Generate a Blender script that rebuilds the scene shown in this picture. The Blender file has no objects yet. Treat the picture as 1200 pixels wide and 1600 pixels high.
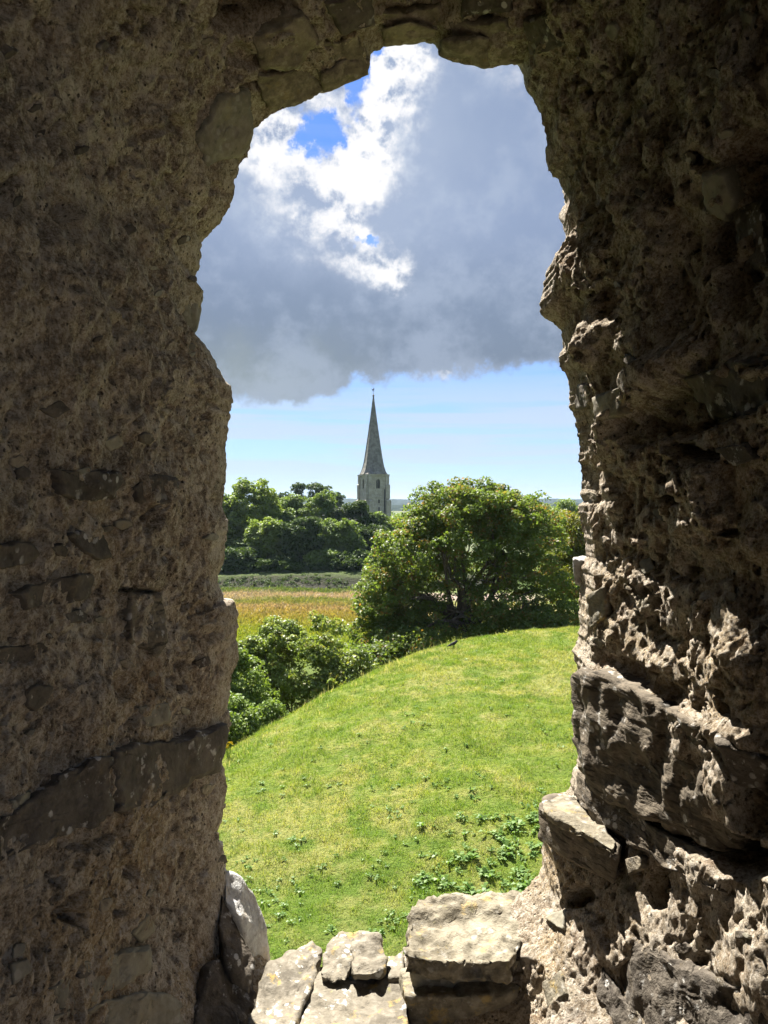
import bpy, bmesh, math, random
import numpy as np
from mathutils import Vector, Matrix, noise as mnoise
from mathutils.bvhtree import BVHTree

sc = bpy.context.scene
col = sc.collection
R = math.radians
# ------------------------------------------------------------------ camera, light, exposure
HZ = 788.0                                   # horizon row in the photograph
cam = bpy.data.cameras.new('camera')
cam.sensor_fit = 'VERTICAL'; cam.sensor_height = 32.0; cam.lens = 24.0
cam.clip_start = 0.03; cam.clip_end = 20000
camo = bpy.data.objects.new('camera', cam); col.objects.link(camo)
PITCH = math.atan((HZ - 800) / 1200)
camo.rotation_euler = (math.pi / 2 + PITCH, 0, 0)
sc.camera = camo
SUN_AZ, SUN_EL = -23.0, 53.0
sun = bpy.data.lights.new('sun', 'SUN'); sun.energy = 4.6; sun.angle = R(0.53); sun.color = (1, .95, .86)
suno = bpy.data.objects.new('sun', sun); col.objects.link(suno)
sd = Vector((math.sin(R(SUN_AZ)) * math.cos(R(SUN_EL)), math.cos(R(SUN_AZ)) * math.cos(R(SUN_EL)), math.sin(R(SUN_EL))))
suno.rotation_euler = sd.to_track_quat('Z', 'Y').to_euler()
suno.location = (0, 30, 60)
sc.view_settings.view_transform = 'Standard'; sc.view_settings.look = 'None'
sc.view_settings.gamma = 1; sc.view_settings.use_curve_mapping = False
EXPO = 2.2
sc.view_settings.exposure = EXPO
sc.render.engine = 'CYCLES'
sc.cycles.use_denoising = True
sc.cycles.max_bounces = 8; sc.cycles.diffuse_bounces = 5; sc.cycles.transmission_bounces = 4
sc.cycles.volume_bounces = 0; sc.cycles.caustics_reflective = False; sc.cycles.caustics_refractive = False
sc.cycles.sample_clamp_indirect = 6.0

def at(px, py, Y):
    """photo pixel at distance Y in front of the camera -> world point (level camera frame)"""
    return Vector(((px - 600) / 1200 * Y, Y, (HZ - py) / 1200 * Y))

# ------------------------------------------------------------------ node expression helper
class G:
    def __init__(s, tree): s.t = tree; s.n = tree.nodes; s.l = tree.links
    def put(s, inp, v):
        if isinstance(v, X): s.l.new(v.o, inp)
        elif isinstance(v, bpy.types.NodeSocket): s.l.new(v, inp)
        elif isinstance(v, (tuple, list)):
            v = tuple(v)
            if inp.type == 'RGBA' and len(v) == 3: v = v + (1,)
            inp.default_value = v
        else: inp.default_value = v
    def node(s, typ, props=None, ins=None, out=0):
        nd = s.n.new(typ)
        for k, v in (props or {}).items(): setattr(nd, k, v)
        for k, v in (ins or {}).items(): s.put(nd.inputs[k], v)
        return X(s, nd.outputs[out]) if nd.outputs else nd
    def m(s, op, *a, clamp=False):
        nd = s.n.new('ShaderNodeMath'); nd.operation = op; nd.use_clamp = clamp
        for i, v in enumerate(a): s.put(nd.inputs[i], v)
        return X(s, nd.outputs[0])
    def noise(s, vec, scale, detail=5, rough=.55, dist=0, out=0):
        return s.node('ShaderNodeTexNoise', {}, {'Vector': vec, 'Scale': scale, 'Detail': detail, 'Roughness': rough, 'Distortion': dist}, out)
    def voro(s, vec, scale, feat='F1', out=0, rnd=1.0):
        return s.node('ShaderNodeTexVoronoi', {'feature': feat}, {'Vector': vec, 'Scale': scale, 'Randomness': rnd}, out)
    def ss(s, v, a, b, c=0.0, d=1.0):
        return s.node('ShaderNodeMapRange', {'interpolation_type': 'SMOOTHSTEP'}, {'Value': v, 'From Min': a, 'From Max': b, 'To Min': c, 'To Max': d})
    def mix(s, f, a, b, mode='MIX'):
        nd = s.n.new('ShaderNodeMix'); nd.data_type = 'RGBA'; nd.blend_type = mode
        s.put(nd.inputs[0], f); s.put(nd.inputs[6], a); s.put(nd.inputs[7], b)
        return X(s, nd.outputs[2])
    def vscale(s, vec, sx, sy, sz, off=(0, 0, 0)):
        return s.node('ShaderNodeMapping', {}, {'Vector': vec, 'Scale': (sx, sy, sz), 'Location': off})
    def xyz(s, vec):
        nd = s.n.new('ShaderNodeSeparateXYZ'); s.put(nd.inputs[0], vec)
        return [X(s, o) for o in nd.outputs]
    def comb(s, a, b, c):
        nd = s.n.new('ShaderNodeCombineXYZ')
        for i, v in enumerate((a, b, c)): s.put(nd.inputs[i], v)
        return X(s, nd.outputs[0])
    def vadd(s, a, b):
        nd = s.n.new('ShaderNodeVectorMath'); nd.operation = 'ADD'; s.put(nd.inputs[0], a); s.put(nd.inputs[1], b)
        return X(s, nd.outputs[0])
class X:
    def __init__(s, g, o): s.g = g; s.o = o
    def __add__(s, b): return s.g.m('ADD', s, b)
    def __radd__(s, b): return s.g.m('ADD', b, s)
    def __sub__(s, b): return s.g.m('SUBTRACT', s, b)
    def __rsub__(s, b): return s.g.m('SUBTRACT', b, s)
    def __mul__(s, b): return s.g.m('MULTIPLY', s, b)
    def __rmul__(s, b): return s.g.m('MULTIPLY', b, s)
    def __truediv__(s, b): return s.g.m('DIVIDE', s, b)

# ------------------------------------------------------------------ sky
world = bpy.data.worlds.new('World'); sc.world = world; world.use_nodes = True
def build_sky():
    nt = world.node_tree; nt.nodes.clear(); g = G(nt)
    SK = 0.09
    sky = g.node('ShaderNodeTexSky', {'sky_type': 'NISHITA', 'sun_disc': False, 'sun_elevation': R(SUN_EL), 'sun_rotation': R(SUN_AZ),
                 'altitude': 20, 'air_density': 1.0, 'dust_density': .35, 'ozone_density': 2.0})
    tc = g.node('ShaderNodeTexCoord', {}, {}, 0)
    d = g.node('ShaderNodeVectorMath', {'operation': 'NORMALIZE'}, {0: tc})
    x, y, z = g.xyz(d)
    az = g.m('ARCTAN2', x, y) * 1200.0
    el = g.m('ARCSINE', z) * 1200.0
    def ae(px, py):
        a = math.atan((px - 600) / 1200); e = math.atan((HZ - py) / 1200 * math.cos(a))
        return a * 1200, e * 1200
    # warp by direction noise so every edge billows
    w1 = g.noise(d, 6.0, 9, .6, 0, 1)
    w2 = g.noise(g.vscale(d, 1, 1, 1, (3.1, 1.7, 5.2)), 22.0, 6, .62, 0, 1)
    wx, wy, _ = g.xyz(w1); vx, vy, _ = g.xyz(w2)
    A = az + (wx - .5) * 150 + (vx - .5) * 95
    Ev = el + (wy - .5) * 130 + (vy - .5) * 95
    def gauss(px, py, rx, ry, rot=0, A_=None, E_=None):
        a0, e0 = ae(px, py); a_ = (A if A_ is None else A_) - a0; e_ = (Ev if E_ is None else E_) - e0
        c, s_ = math.cos(R(rot)), math.sin(R(rot))
        u = (a_ * c + e_ * s_) * (1 / rx); v = (e_ * c - a_ * s_) * (1 / ry)
        return g.m('EXPONENT', (u * u + v * v) * -1.0)
    fb = g.noise(g.vscale(d, 1, 1, 1.15), 9.0, 11, .6)
    fb2 = g.noise(g.vscale(d, 1, 1, 1.0, (7, 2, 4)), 26.0, 8, .62)
    # lower edge of the cloud deck: lower at the left, higher at the right
    a0, e0 = ae(480, 612); a1, e1 = ae(620, 575)
    ebot = g.ss(az + (wx - .5) * 60, a0, a1, ae(400, 628)[1], ae(700, 586)[1])
    deck = g.ss(Ev * .3 + el * .7 - ebot + (fb2 - .5) * 60 + (fb - .5) * 40, -22, 42)
    holes = gauss(548, 135, 20, 36, 15) * 1.2 + gauss(500, 212, 30, 28, 0) * 1.25 + gauss(590, 92, 26, 16, 40) * 1.0 \
        + gauss(560, 366, 24, 9, 0) * .8 
    holes = holes * (.35 + fb2 * 1.3)
    far = g.ss(g.m('ABSOLUTE', az), 900, 1700)              # behind the viewer the deck breaks into separate clouds
    high = g.ss(el, 760, 1050)
    dens = deck - holes + (fb2 - .5) * .55 - far * (g.ss(fb, .42, .55) * 1.1) - high * (g.ss(fb, .45, .6) * .9)
    alpha = g.ss(dens, .22, .72)
    # bright, sunlit billows
    bright = gauss(450, 175, 74, 66) * .95 + gauss(430, 230, 50, 40) * .6 + gauss(562, 215, 42, 88, -12) * .95 + gauss(620, 120, 52, 55, 20) * 1.0 \
        + gauss(655, 85, 40, 30) * 1.0 + gauss(530, 290, 98, 46, 20) * .75 + gauss(590, 170, 30, 50) * .6 \
        + gauss(580, 403, 68, 30, -8) * .95 + gauss(545, 345, 30, 18) * .6 + gauss(610, 430, 30, 16) * .6 + gauss(490, 350, 18, 22) * .35 + gauss(800, 110, 60, 30) * .3 \
        + gauss(690, 585, 30, 8) * .6 + high * .5 + far * .5
    up = g.noise(g.vscale(d, 1, 1, 1.15, (0, 0, -.022)), 9.0, 11, .6)
    relief = (fb - up) * 3.2
    up2 = g.noise(g.vscale(d, 1, 1, 1.0, (7, 2, 3.990)), 26.0, 8, .62)
    relief2 = (fb2 - up2) * 1.6
    bright = bright * 1.18
    b = bright * (.66 + (fb2 - .5) * 1.9) + bright * (relief + relief2) * 1.0 + relief * .12
    b = g.ss(b, .07, 1.0)
    # body: blue grey, darker low down, faint paler veils
    lowf = g.ss(el, ae(600, 600)[1], ae(600, 330)[1])
    body = g.mix(lowf, (.215, .275, .37), (.30, .385, .57))
    lft = gauss(400, 585, 150, 60, 0) * .75
    body = g.mix(lft, body, (.33, .39, .41))
    body = g.mix(gauss(600, 470, 420, 60, 0) * .35, body, (.185, .255, .37))
    veil = g.ss(fb + (fb2 - .5) * .5, .42, .66) * .42 + gauss(640, 235, 110, 150, -8) * .50 + gauss(440, 300, 100, 90) * .40 + gauss(560, 380, 120, 60) * .25
    body = g.mix(veil, body, (.50, .585, .74))
    edge = g.ss(dens, .85, .35) * deck * g.ss(el, ae(600, 640)[1], ae(600, 500)[1], .25, .6)
    body = g.mix(edge, body, (.62, .68, .80))
    cloud = g.mix(b, body, (1.02, 1.02, 1.03))
    # clear sky below the deck: blue at the cloud foot to pale at the horizon with thin cirrus
    cir = g.noise(g.vscale(d, .7, .7, 15.0), 4.2, 7, .55)
    cir = g.ss(cir, .36, .56) * g.ss(el, ae(600, 560)[1], ae(600, 660)[1], .12, .85) * g.ss(el, -10, 90, .5, 1)
    st = 2.0 ** -EXPO
    k_ = st / SK
    sc3 = lambda c: tuple(v * k_ for v in c)
    grad = g.mix(g.ss(el, 0, 110), sc3((.45, .58, .73)), sc3((.37, .53, .75)))
    grad = g.mix(g.ss(el, 90, 250), grad, sc3((.23, .40, .76)))
    grad = g.mix(g.ss(el, 260, 640), grad, sc3((.065, .21, .66)))
    skc = g.mix(.80, g.mix(1.0, sky, (.44, .60, .90), 'MULTIPLY'), grad)
    skc = g.mix(cir * .75, skc, sc3((.66, .74, .83)))
    cl = g.node('ShaderNodeVectorMath', {'operation': 'SCALE'}, {0: cloud, 'Scale': st / SK})
    wisp = gauss(670, 583, 22, 7, 0) * .8
    skc = g.mix(wisp * g.ss(fb2, .4, .6), skc, (.9 * st / SK, .93 * st / SK, .98 * st / SK))
    fin = g.mix(alpha, skc, cl)
    bg = g.node('ShaderNodeBackground', {}, {'Color': fin, 'Strength': SK})
    out = nt.nodes.new('ShaderNodeOutputWorld'); nt.links.new(bg.o, out.inputs[0])
build_sky()

# ------------------------------------------------------------------ numpy noise
_rs = np.random.RandomState(5); _P = _rs.permutation(256).astype(np.int64); _P = np.concatenate([_P, _P, _P])
_GR = _rs.normal(size=(256, 3)); _GR /= np.linalg.norm(_GR, axis=1)[:, None]
def pn(p, seed=0):
    p = p + seed * 17.31
    i = np.floor(p).astype(np.int64); f = p - i; i &= 255
    u = f * f * f * (f * (f * 6 - 15) + 10)
    r = 0
    for dx in (0, 1):
        wx = u[:, 0] if dx else 1 - u[:, 0]
        for dy in (0, 1):
            wy = u[:, 1] if dy else 1 - u[:, 1]
            for dz in (0, 1):
                wz = u[:, 2] if dz else 1 - u[:, 2]
                h = _P[_P[_P[(i[:, 0] + dx) & 255] + ((i[:, 1] + dy) & 255)] + ((i[:, 2] + dz) & 255)]
                gr = _GR[h]
                r = r + wx * wy * wz * (gr[:, 0] * (f[:, 0] - dx) + gr[:, 1] * (f[:, 1] - dy) + gr[:, 2] * (f[:, 2] - dz))
    return r * 1.5
def fbm(p, octv=4, gain=.5, seed=0, ridge=False):
    a = 1; s = 0; n = 0
    for k in range(octv):
        v = pn(p * (2.03 ** k), seed + k)
        if ridge: v = .5 - np.abs(v) * 1.6
        s = s + a * v; n += a; a *= gain
    return s / n
def worley(p, seed=0):
    i = np.floor(p).astype(np.int64); f = p - i
    best = np.full(len(p), 9.0)
    for dx in (-1, 0, 1):
        for dy in (-1, 0, 1):
            for dz in (-1, 0, 1):
                h = _P[_P[_P[(i[:, 0] + dx + seed) & 255] + ((i[:, 1] + dy) & 255)] + ((i[:, 2] + dz) & 255)]
                h2 = _P[h + 7]; h3 = _P[h + 31]
                q = np.stack([h / 255.0 + dx, h2 / 255.0 + dy, h3 / 255.0 + dz], 1) - f
                best = np.minimum(best, (q * q).sum(1))
    return np.sqrt(best)

# ------------------------------------------------------------------ object helpers
def mesh_np(name, V, F, mat=None, smooth=True, attr=None):
    V = np.asarray(V, dtype=np.float32); F = np.asarray(F, dtype=np.int32)
    me = bpy.data.meshes.new(name); k = F.shape[1]
    me.vertices.add(len(V)); me.vertices.foreach_set('co', V.ravel())
    me.loops.add(F.size); me.loops.foreach_set('vertex_index', F.ravel())
    me.polygons.add(len(F)); me.polygons.foreach_set('loop_start', np.arange(0, F.size, k, dtype=np.int32))
    me.update(calc_edges=True)
    if smooth: me.polygons.foreach_set('use_smooth', np.ones(len(F), dtype=bool))
    for an, av in (attr or {}).items():
        a = me.attributes.new(an, 'FLOAT', 'FACE'); a.data.foreach_set('value', np.asarray(av, dtype=np.float32))
    if mat: me.materials.append(mat)
    return me
def obj(name, me, parent=None, loc=(0, 0, 0)):
    o = bpy.data.objects.new(name, me); col.objects.link(o); o.location = loc
    if parent: o.parent = parent
    return o
def tag(o, label=None, cat=None, group=None, kind=None):
    if label: o['label'] = label
    if cat: o['category'] = cat
    if group: o['group'] = group
    if kind: o['kind'] = kind
    return o
def thing(name, label, cat, loc=(0, 0, 0), rz=0, group=None):
    o = bpy.data.objects.new(name, None); col.objects.link(o); o.location = loc; o.rotation_euler = (0, 0, rz)
    o.empty_display_size = .2
    return tag(o, label, cat, group)
def grid_faces(nr, nc, wrap=False):
    i = np.arange(nr - 1)[:, None]; j = np.arange(nc if wrap else nc - 1)[None, :]
    j2 = (j + 1) % nc
    return np.stack([i * nc + j, i * nc + j2, (i + 1) * nc + j2, (i + 1) * nc + j], -1).reshape(-1, 4)
def tube(points, radii, n=8):
    """swept tube as (V, F)"""
    P = [Vector(p) for p in points]; V = []; F = []
    for i, p in enumerate(P):
        t = (P[min(i + 1, len(P) - 1)] - P[max(i - 1, 0)]).normalized()
        a = t.cross(Vector((0.13, .21, 1))); a = a.normalized() if a.length > 1e-4 else Vector((1, 0, 0)); b = t.cross(a)
        for k in range(n):
            an = 2 * math.pi * k / n; V.append(p + (a * math.cos(an) + b * math.sin(an)) * radii[i])
    for i in range(len(P) - 1):
        for k in range(n):
            F.append((i * n + k, i * n + (k + 1) % n, (i + 1) * n + (k + 1) % n, (i + 1) * n + k))
    return [tuple(v) for v in V], F
def join(parts):
    V = []; F = []; o = 0
    for v, f in parts:
        V += v; F += [tuple(i + o for i in q) for q in f]; o += len(v)
    return V, F
def mesh_py(name, V, F, mat, smooth=False):
    me = bpy.data.meshes.new(name); me.from_pydata([tuple(v) for v in V], [], F); me.update()
    if smooth: me.polygons.foreach_set('use_smooth', [True] * len(me.polygons))
    me.materials.append(mat); return me
def box(cx, cy, z0, sx, sy, z1):
    V = [(cx + a * sx / 2, cy + b * sy / 2, z) for z in (z0, z1) for a, b in ((-1, -1), (1, -1), (1, 1), (-1, 1))]
    F = [(3, 2, 1, 0), (4, 5, 6, 7), (0, 1, 5, 4), (1, 2, 6, 5), (2, 3, 7, 6), (3, 0, 4, 7)]
    return V, F

# ------------------------------------------------------------------ materials
def new_mat(name):
    m = bpy.data.materials.new(name); m.use_nodes = True; nt = m.node_tree; nt.nodes.clear()
    g = G(nt); out = nt.nodes.new('ShaderNodeOutputMaterial'); return m, g, out
def pbsdf(g, out, colr, rough=.9, normal=None, spec=.2, metal=0):
    ins = {'Base Color': colr, 'Roughness': rough, 'Specular IOR Level': spec, 'Metallic': metal}
    if normal is not None: ins['Normal'] = normal
    b = g.node('ShaderNodeBsdfPrincipled', {}, ins)
    g.l.new(b.o, out.inputs[0]); return b
def pos(g): return g.node('ShaderNodeNewGeometry', {}, {}, 0)
def mortar_mat():
    m, g, out = new_mat('lime_mortar'); p = pos(g)
    pv = g.vscale(p, 1, 1, .8)
    big = g.noise(p, 2.6, 5, .6); mid = g.noise(pv, 12, 9, .74); fine = g.noise(pv, 60, 8, .82); grit = g.noise(p, 210, 5, .8); dots = g.voro(g.vadd(pv, (1, 2, 3)), 75); dots2 = g.voro(p, 31)
    _, _, z = g.xyz(p)
    c = g.mix(g.ss(mid, .38, .62), (.33, .255, .178), (.55, .46, .345))
    low = g.ss(z + (big - .5) * 1.2, .35, -.45)
    c = g.mix(g.ss(big, .46, .62) * (.15 + low * .6), c, (.46, .33, .17))
    c = g.mix(g.ss(g.noise(g.vscale(p, 1, 1, 1, (5, 3, 1)), 4.5, 9, .7), .55, .63) * .55, c, (.18, .145, .105))
    c = g.mix(g.ss(g.noise(g.vscale(p, 1, 1, 1, (9, 1, 6)), 6.5, 9, .72), .56, .64) * .6, c, (.52, .47, .40))
    c = g.mix(g.ss(fine, .50, .58) * .8, c, (.69, .615, .515))
    c = g.mix(g.ss(fine, .475, .40) * .75, c, (.10, .073, .050))
    c = g.mix(g.ss(dots + (grit - .5) * .3, .24, .14) * g.ss(mid, .46, .54) * .9, c, (.06, .045, .035))
    c = g.mix(g.ss(dots2 + (fine - .5) * .5, .20, .13) * g.ss(big, .5, .6) * .7, c, (.09, .075, .06))
    c = g.mix(g.ss(grit, .51, .60) * .45, c, (.68, .63, .54)); c = g.mix(g.ss(grit, .48, .40) * .45, c, (.08, .065, .05))
    red = g.noise(g.vscale(p, 1, 1, .7, (1, 8, 2)), 5.5, 8, .7)
    c = g.mix(g.ss(red, .56, .66) * .35, c, (.25, .145, .085))
    grn = g.noise(g.vscale(p, 1, 1, .9, (6, 8, 2)), 3.5, 8, .7)
    c = g.mix(g.ss(grn, .60, .68) * .4, c, (.15, .15, .085))
    h = fine * .8 + mid * .8 + g.ss(dots, .05, .3) * .3 + grit * .35
    bm = g.node('ShaderNodeBump', {}, {'Height': h, 'Distance': .020, 'Strength': 1.0})
    pbsdf(g, out, c, .95, bm, .12); return m
def stone_mat(name, a, b, c3, spots=0.0, lich=0.0, bump=.006, strat=0.0, spotcol=(.62, .60, .56)):
    m, g, out = new_mat(name); p = pos(g)
    n1 = g.noise(p, 7, 6, .6); n2 = g.noise(p, 45, 6, .65); n3 = g.noise(g.vscale(p, 1.0, .35, 3.2), 26, 6, .6)
    c = g.mix(g.ss(n1, .38, .62), a, b); c = g.mix(g.ss(n2, .44, .68) * .55, c, c3)
    c = g.mix(g.ss(n2, .44, .30) * .6, c, tuple(v * .38 for v in a))
    if strat: c = g.mix(g.ss(n3, .46, .36) * strat, c, tuple(v * .35 for v in a))
    if spots:
        v = g.voro(g.vadd(p, (2, 5, 1)), 42); v2 = g.noise(p, 9, 3, .6); v3 = g.noise(p, 60, 4, .7)
        c = g.mix(g.ss(v + (v3 - .5) * .5, .34, .24) * g.ss(v2, .50, .60) * spots, c, spotcol)
        c = g.mix(g.ss(g.noise(p, 26, 6, .7), .60, .66) * spots * .8, c, spotcol)
    if lich:
        v = g.noise(g.vscale(p, 1, 1, 1, (4, 4, 9)), 19, 7, .7)
        c = g.mix(g.ss(v, .56, .66) * lich, c, (.46, .31, .07))
        c = g.mix(g.ss(g.noise(p, 31, 6, .7), .62, .68) * lich * .6, c, (.30, .29, .10))
    h = n2 * .6 + n1 * .4 + n3 * (strat * .9) + g.noise(p, 160, 3, .6) * .2
    bm = g.node('ShaderNodeBump', {}, {'Height': h, 'Distance': bump, 'Strength': 1.0})
    pbsdf(g, out, c, .9, bm, .18); return m
M = {}
M['mortar'] = mortar_mat()
M['dark'] = stone_mat('dark_rubble_stone', (.062, .052, .042), (.10, .084, .066), (.15, .13, .105), .55, .05, .012)
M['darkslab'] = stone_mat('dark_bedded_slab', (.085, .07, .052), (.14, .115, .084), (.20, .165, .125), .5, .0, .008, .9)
M['grey'] = stone_mat('grey_green_stone', (.14, .13, .10), (.20, .18, .135), (.27, .25, .2), .15, .1, .004)
M['arch'] = stone_mat('arch_stone', (.13, .11, .08), (.22, .185, .135), (.33, .285, .215), .15, .12, .012, .3)
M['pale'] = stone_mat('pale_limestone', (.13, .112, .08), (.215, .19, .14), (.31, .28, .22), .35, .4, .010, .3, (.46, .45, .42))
M['sill'] = stone_mat('sill_limestone', (.11, .096, .075), (.18, .158, .122), (.265, .24, .195), .95, .55, .008, .2, (.50, .49, .46))
M['white'] = stone_mat('white_crusted_stone', (.30, .29, .27), (.44, .43, .41), (.58, .575, .56), .7, .2, .010, .2, (.52, .52, .50))

# ------------------------------------------------------------------ the window wall
OUT = [(423,1512),(440,1510),(470,1508),(500,1510),(560,1508),(603,1510),(618,1504),(628,1498),(638,1480),(650,1462),(680,1445),(720,1440),(760,1440),(785,1428),(805,1408),(818,1396),(830,1382),(845,1368),(851,1350),(848,1330),(850,1318),(845,1300),(850,1280),(860,1262),(870,1245),(890,1235),(893,1218),(896,1205),(904,1192),(905,1180),(899,1160),(899,1140),(902,1120),(900,1100),(903,1080),(900,1060),(903,1040),(897,1025),(895,1015),(903,1003),(906,985),(906,960),(904,940),(906,925),(908,910),(908,880),(917,868),(915,850),(913,830),(905,800),(903,790),(912,785),(906,772),(908,750),(905,735),(900,720),(903,705),(900,680),(896,655),(890,640),(889,610),(885,590),(873,575),(872,560),(879,545),(878,525),(875,515),(862,505),(845,492),(843,480),(848,455),(852,430),(862,412),(880,395),(888,380),(885,370),(881,350),(885,330),(883,318),(880,300),(870,280),(855,268),(850,250),(852,232),(850,215),(845,200),(840,180),(833,160),(823,145),(825,120),(820,103),(800,101),(780,105),(762,110),(750,100),(745,97),(735,104),(720,103),(705,98),(690,93),(684,88),(683,72),(655,68),(632,68),(625,65),(612,66),(602,75),(597,82),(580,85),(575,95),(577,108),(575,122),(555,122),(540,125),(523,128),(530,136),(522,146),(500,150),(480,160),(460,170),(440,178),(425,183),(412,195),(400,205),(395,220),(393,235),(390,250),(380,255),(375,275),(368,290),(370,300),(362,320),(353,335),(345,350),(335,358),(325,370),(315,380),(316,400),(312,420),(303,437),(312,448),(318,455),(316,475),(312,487),(307,495),(302,520),(318,535),(330,550),(340,570),(350,590),(362,605),(364,625),(360,650),(356,675),(352,700),(354,725),(353,755),(350,770),(348,790),(350,805),(358,812),(356,830),(352,850),(352,865),(350,880),(340,900),(338,910),(345,920),(350,935),(366,940),(370,955),(371,980),(368,1000),(372,1020),(370,1040),(362,1050),(358,1080),(355,1110),(360,1130),(355,1150),(348,1170),(345,1185),(351,1205),(354,1235),(350,1260),(345,1280),(336,1295),(340,1310),(346,1325),(348,1345),(350,1365),(356,1390),(364,1420),(376,1450),(392,1480),(408,1500)]
YE = 1.85
def build_wall():
    NT = 1560
    o = np.array(OUT + [OUT[0]], float); sl = np.r_[0, np.cumsum(np.linalg.norm(np.diff(o, axis=0), axis=1))]
    t = np.linspace(0, sl[-1], NT, endpoint=False)
    ox = np.interp(t, sl, o[:, 0]); oy = np.interp(t, sl, o[:, 1])
    step = sl[-1] / NT; k = np.arange(-120, 121); w = np.exp(-.5 * (k * step / 62) ** 2); w /= w.sum()
    sx = sum(w[i] * np.roll(ox, -k[i]) for i in range(len(k))); sy = sum(w[i] * np.roll(oy, -k[i]) for i in range(len(k)))
    nz = np.stack([ox / 9, oy / 9, ox * 0], 1)
    ox = ox + fbm(nz, 4, .6, 3) * 5; oy = oy + fbm(nz, 4, .6, 9) * 5
    E = np.stack([(sx - 600) / 1200 * YE, (HZ - sy) / 1200 * YE], 1)          # x, z of smoothed edge
    D = np.stack([(ox - sx) / 1200 * YE, -(oy - sy) / 1200 * YE], 1)
    ang = np.arctan2(E[:, 1], E[:, 0]); ca, sa = np.cos(ang), np.sin(ang)
    hx = .75; hz = np.where(sa > 0, 1.36, 1.50); pw = 6
    rad = (np.abs(ca / hx) ** pw + np.abs(sa / hz) ** pw) ** (-1 / pw)
    # follow the side walls as real jambs: blend so that points keep their height
    I = np.stack([ca * rad, sa * rad], 1)
    side = np.clip((np.abs(ca) / .45), 0, 1); 
    S = np.r_[np.linspace(-.42, -.0, 16)[:-1] ** 1.0, np.linspace(0, .84, 275)[:-1], np.linspace(.84, 1.55, 44)]
    V = np.zeros((len(S), NT, 3)); env = np.zeros((len(S), NT)); outw = np.stack([ca, sa], 1)
    for r, s in enumerate(S):
        if s >= 0:
            f = s / 1.55; P = E + (I - E) * f + D * math.exp(-s / .16); Y = YE - s
            e = .22 + .78 * min(1, s / .16)
        else:
            P = E + D * math.exp(s / .2) + outw * (.75 * (-s)) ; Y = YE - s; e = .25 + min(1, -s / .2) * .5
        V[r, :, 0] = P[:, 0]; V[r, :, 1] = Y; V[r, :, 2] = P[:, 1]; env[r] = e
    base = V.copy()
    nr = len(S)
    # surface normals pointing into the opening
    du = np.roll(V, -2, 1) - np.roll(V, 2, 1); dv = np.gradient(V, axis=0)
    N = np.cross(du, dv); N /= np.linalg.norm(N, axis=2)[..., None] + 1e-9
    kk = np.exp(-.5 * (np.arange(-16, 17) / 7.0) ** 2); kk /= kk.sum()
    N = sum(kk[i] * np.roll(N, i - 16, 1) for i in range(33)); N /= np.linalg.norm(N, axis=2)[..., None] + 1e-9
    cen = -np.stack([V[..., 0], V[..., 1] * 0, V[..., 2]], -1); sg = np.sign((N * cen).sum(-1).mean()); N *= sg
    p = V.reshape(-1, 3); pst = p * np.array([1, 1, .62])
    rt = np.clip(p[:, 0] * 4 + .5, 0, 1) * np.clip(1 - (-.45 - p[:, 2]) * 2.2, .2, 1)                                        # right jamb is the more broken one
    wp = np.stack([fbm(p * 6, 2, .5, 30), fbm(p * 6, 2, .5, 31), fbm(p * 6, 2, .5, 32)], 1)
    h = .028 * fbm(p * 3.2, 3, .5, 1) + (.016 - .002 * rt) * fbm(p * 10, 4, .5, 2) + .010 * (1 - rt) * fbm(p * 21, 3, .5, 23)
    n3 = fbm(pst * 34, 4, .65, 4); h += (.0055 + .003 * rt) * n3 + .0040 * fbm(p * 90, 3, .75, 14)
    cell = worley(p * np.array([8, 8, 10.5]) + wp * 1.3, 5); h += (.006 + .012 * rt) * (.55 - cell)                  # rubble under the render
    cell2 = worley(p * 24 + wp * 2.5, 9); h += (.003 + .003 * rt) * (.5 - cell2)
    wl = worley(p * 19 + wp * 2.0, 3)                                            # hollows left by lost pebbles
    msk = np.clip((fbm(p * 4, 2, .5, 12) + .13) * 6, 0, 1)
    h -= .023 * msk * np.clip((1 - wl / .36) * 2.2, 0, 1) * np.clip(1.2 - np.clip((-.75 - p[:, 2]) * 4, 0, 1), 0, 1)
    wl2 = worley(p * 44 + wp * 3, 11); h -= .011 * np.clip((1 - wl2 / .36) * 2, 0, 1) * np.clip(fbm(p * 9, 2, .5, 17) * 5 + .6, 0, 1)
    tr = fbm(p * 5.5, 4, .55, 21); q = tr * 9; h += (.010 + .007 * rt) * (np.floor(q) + np.clip((q - np.floor(q)) * 9, 0, 1)) / 2   # broken render edges
    h *= 1 - .6 * np.clip((-.93 - p[:, 2]) / .08, 0, 1) * (p[:, 1] > 1.3)
    h *= 1 - .35 * (p[:, 0] > .2) * np.clip((-.15 - p[:, 2]) * 3, 0, 1)
    # single hollows (+) and swellings (-), at their places on the jambs
    px = 600 + 1200 * p[:, 0] / p[:, 1]; py = HZ - 1200 * p[:, 2] / p[:, 1]
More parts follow.
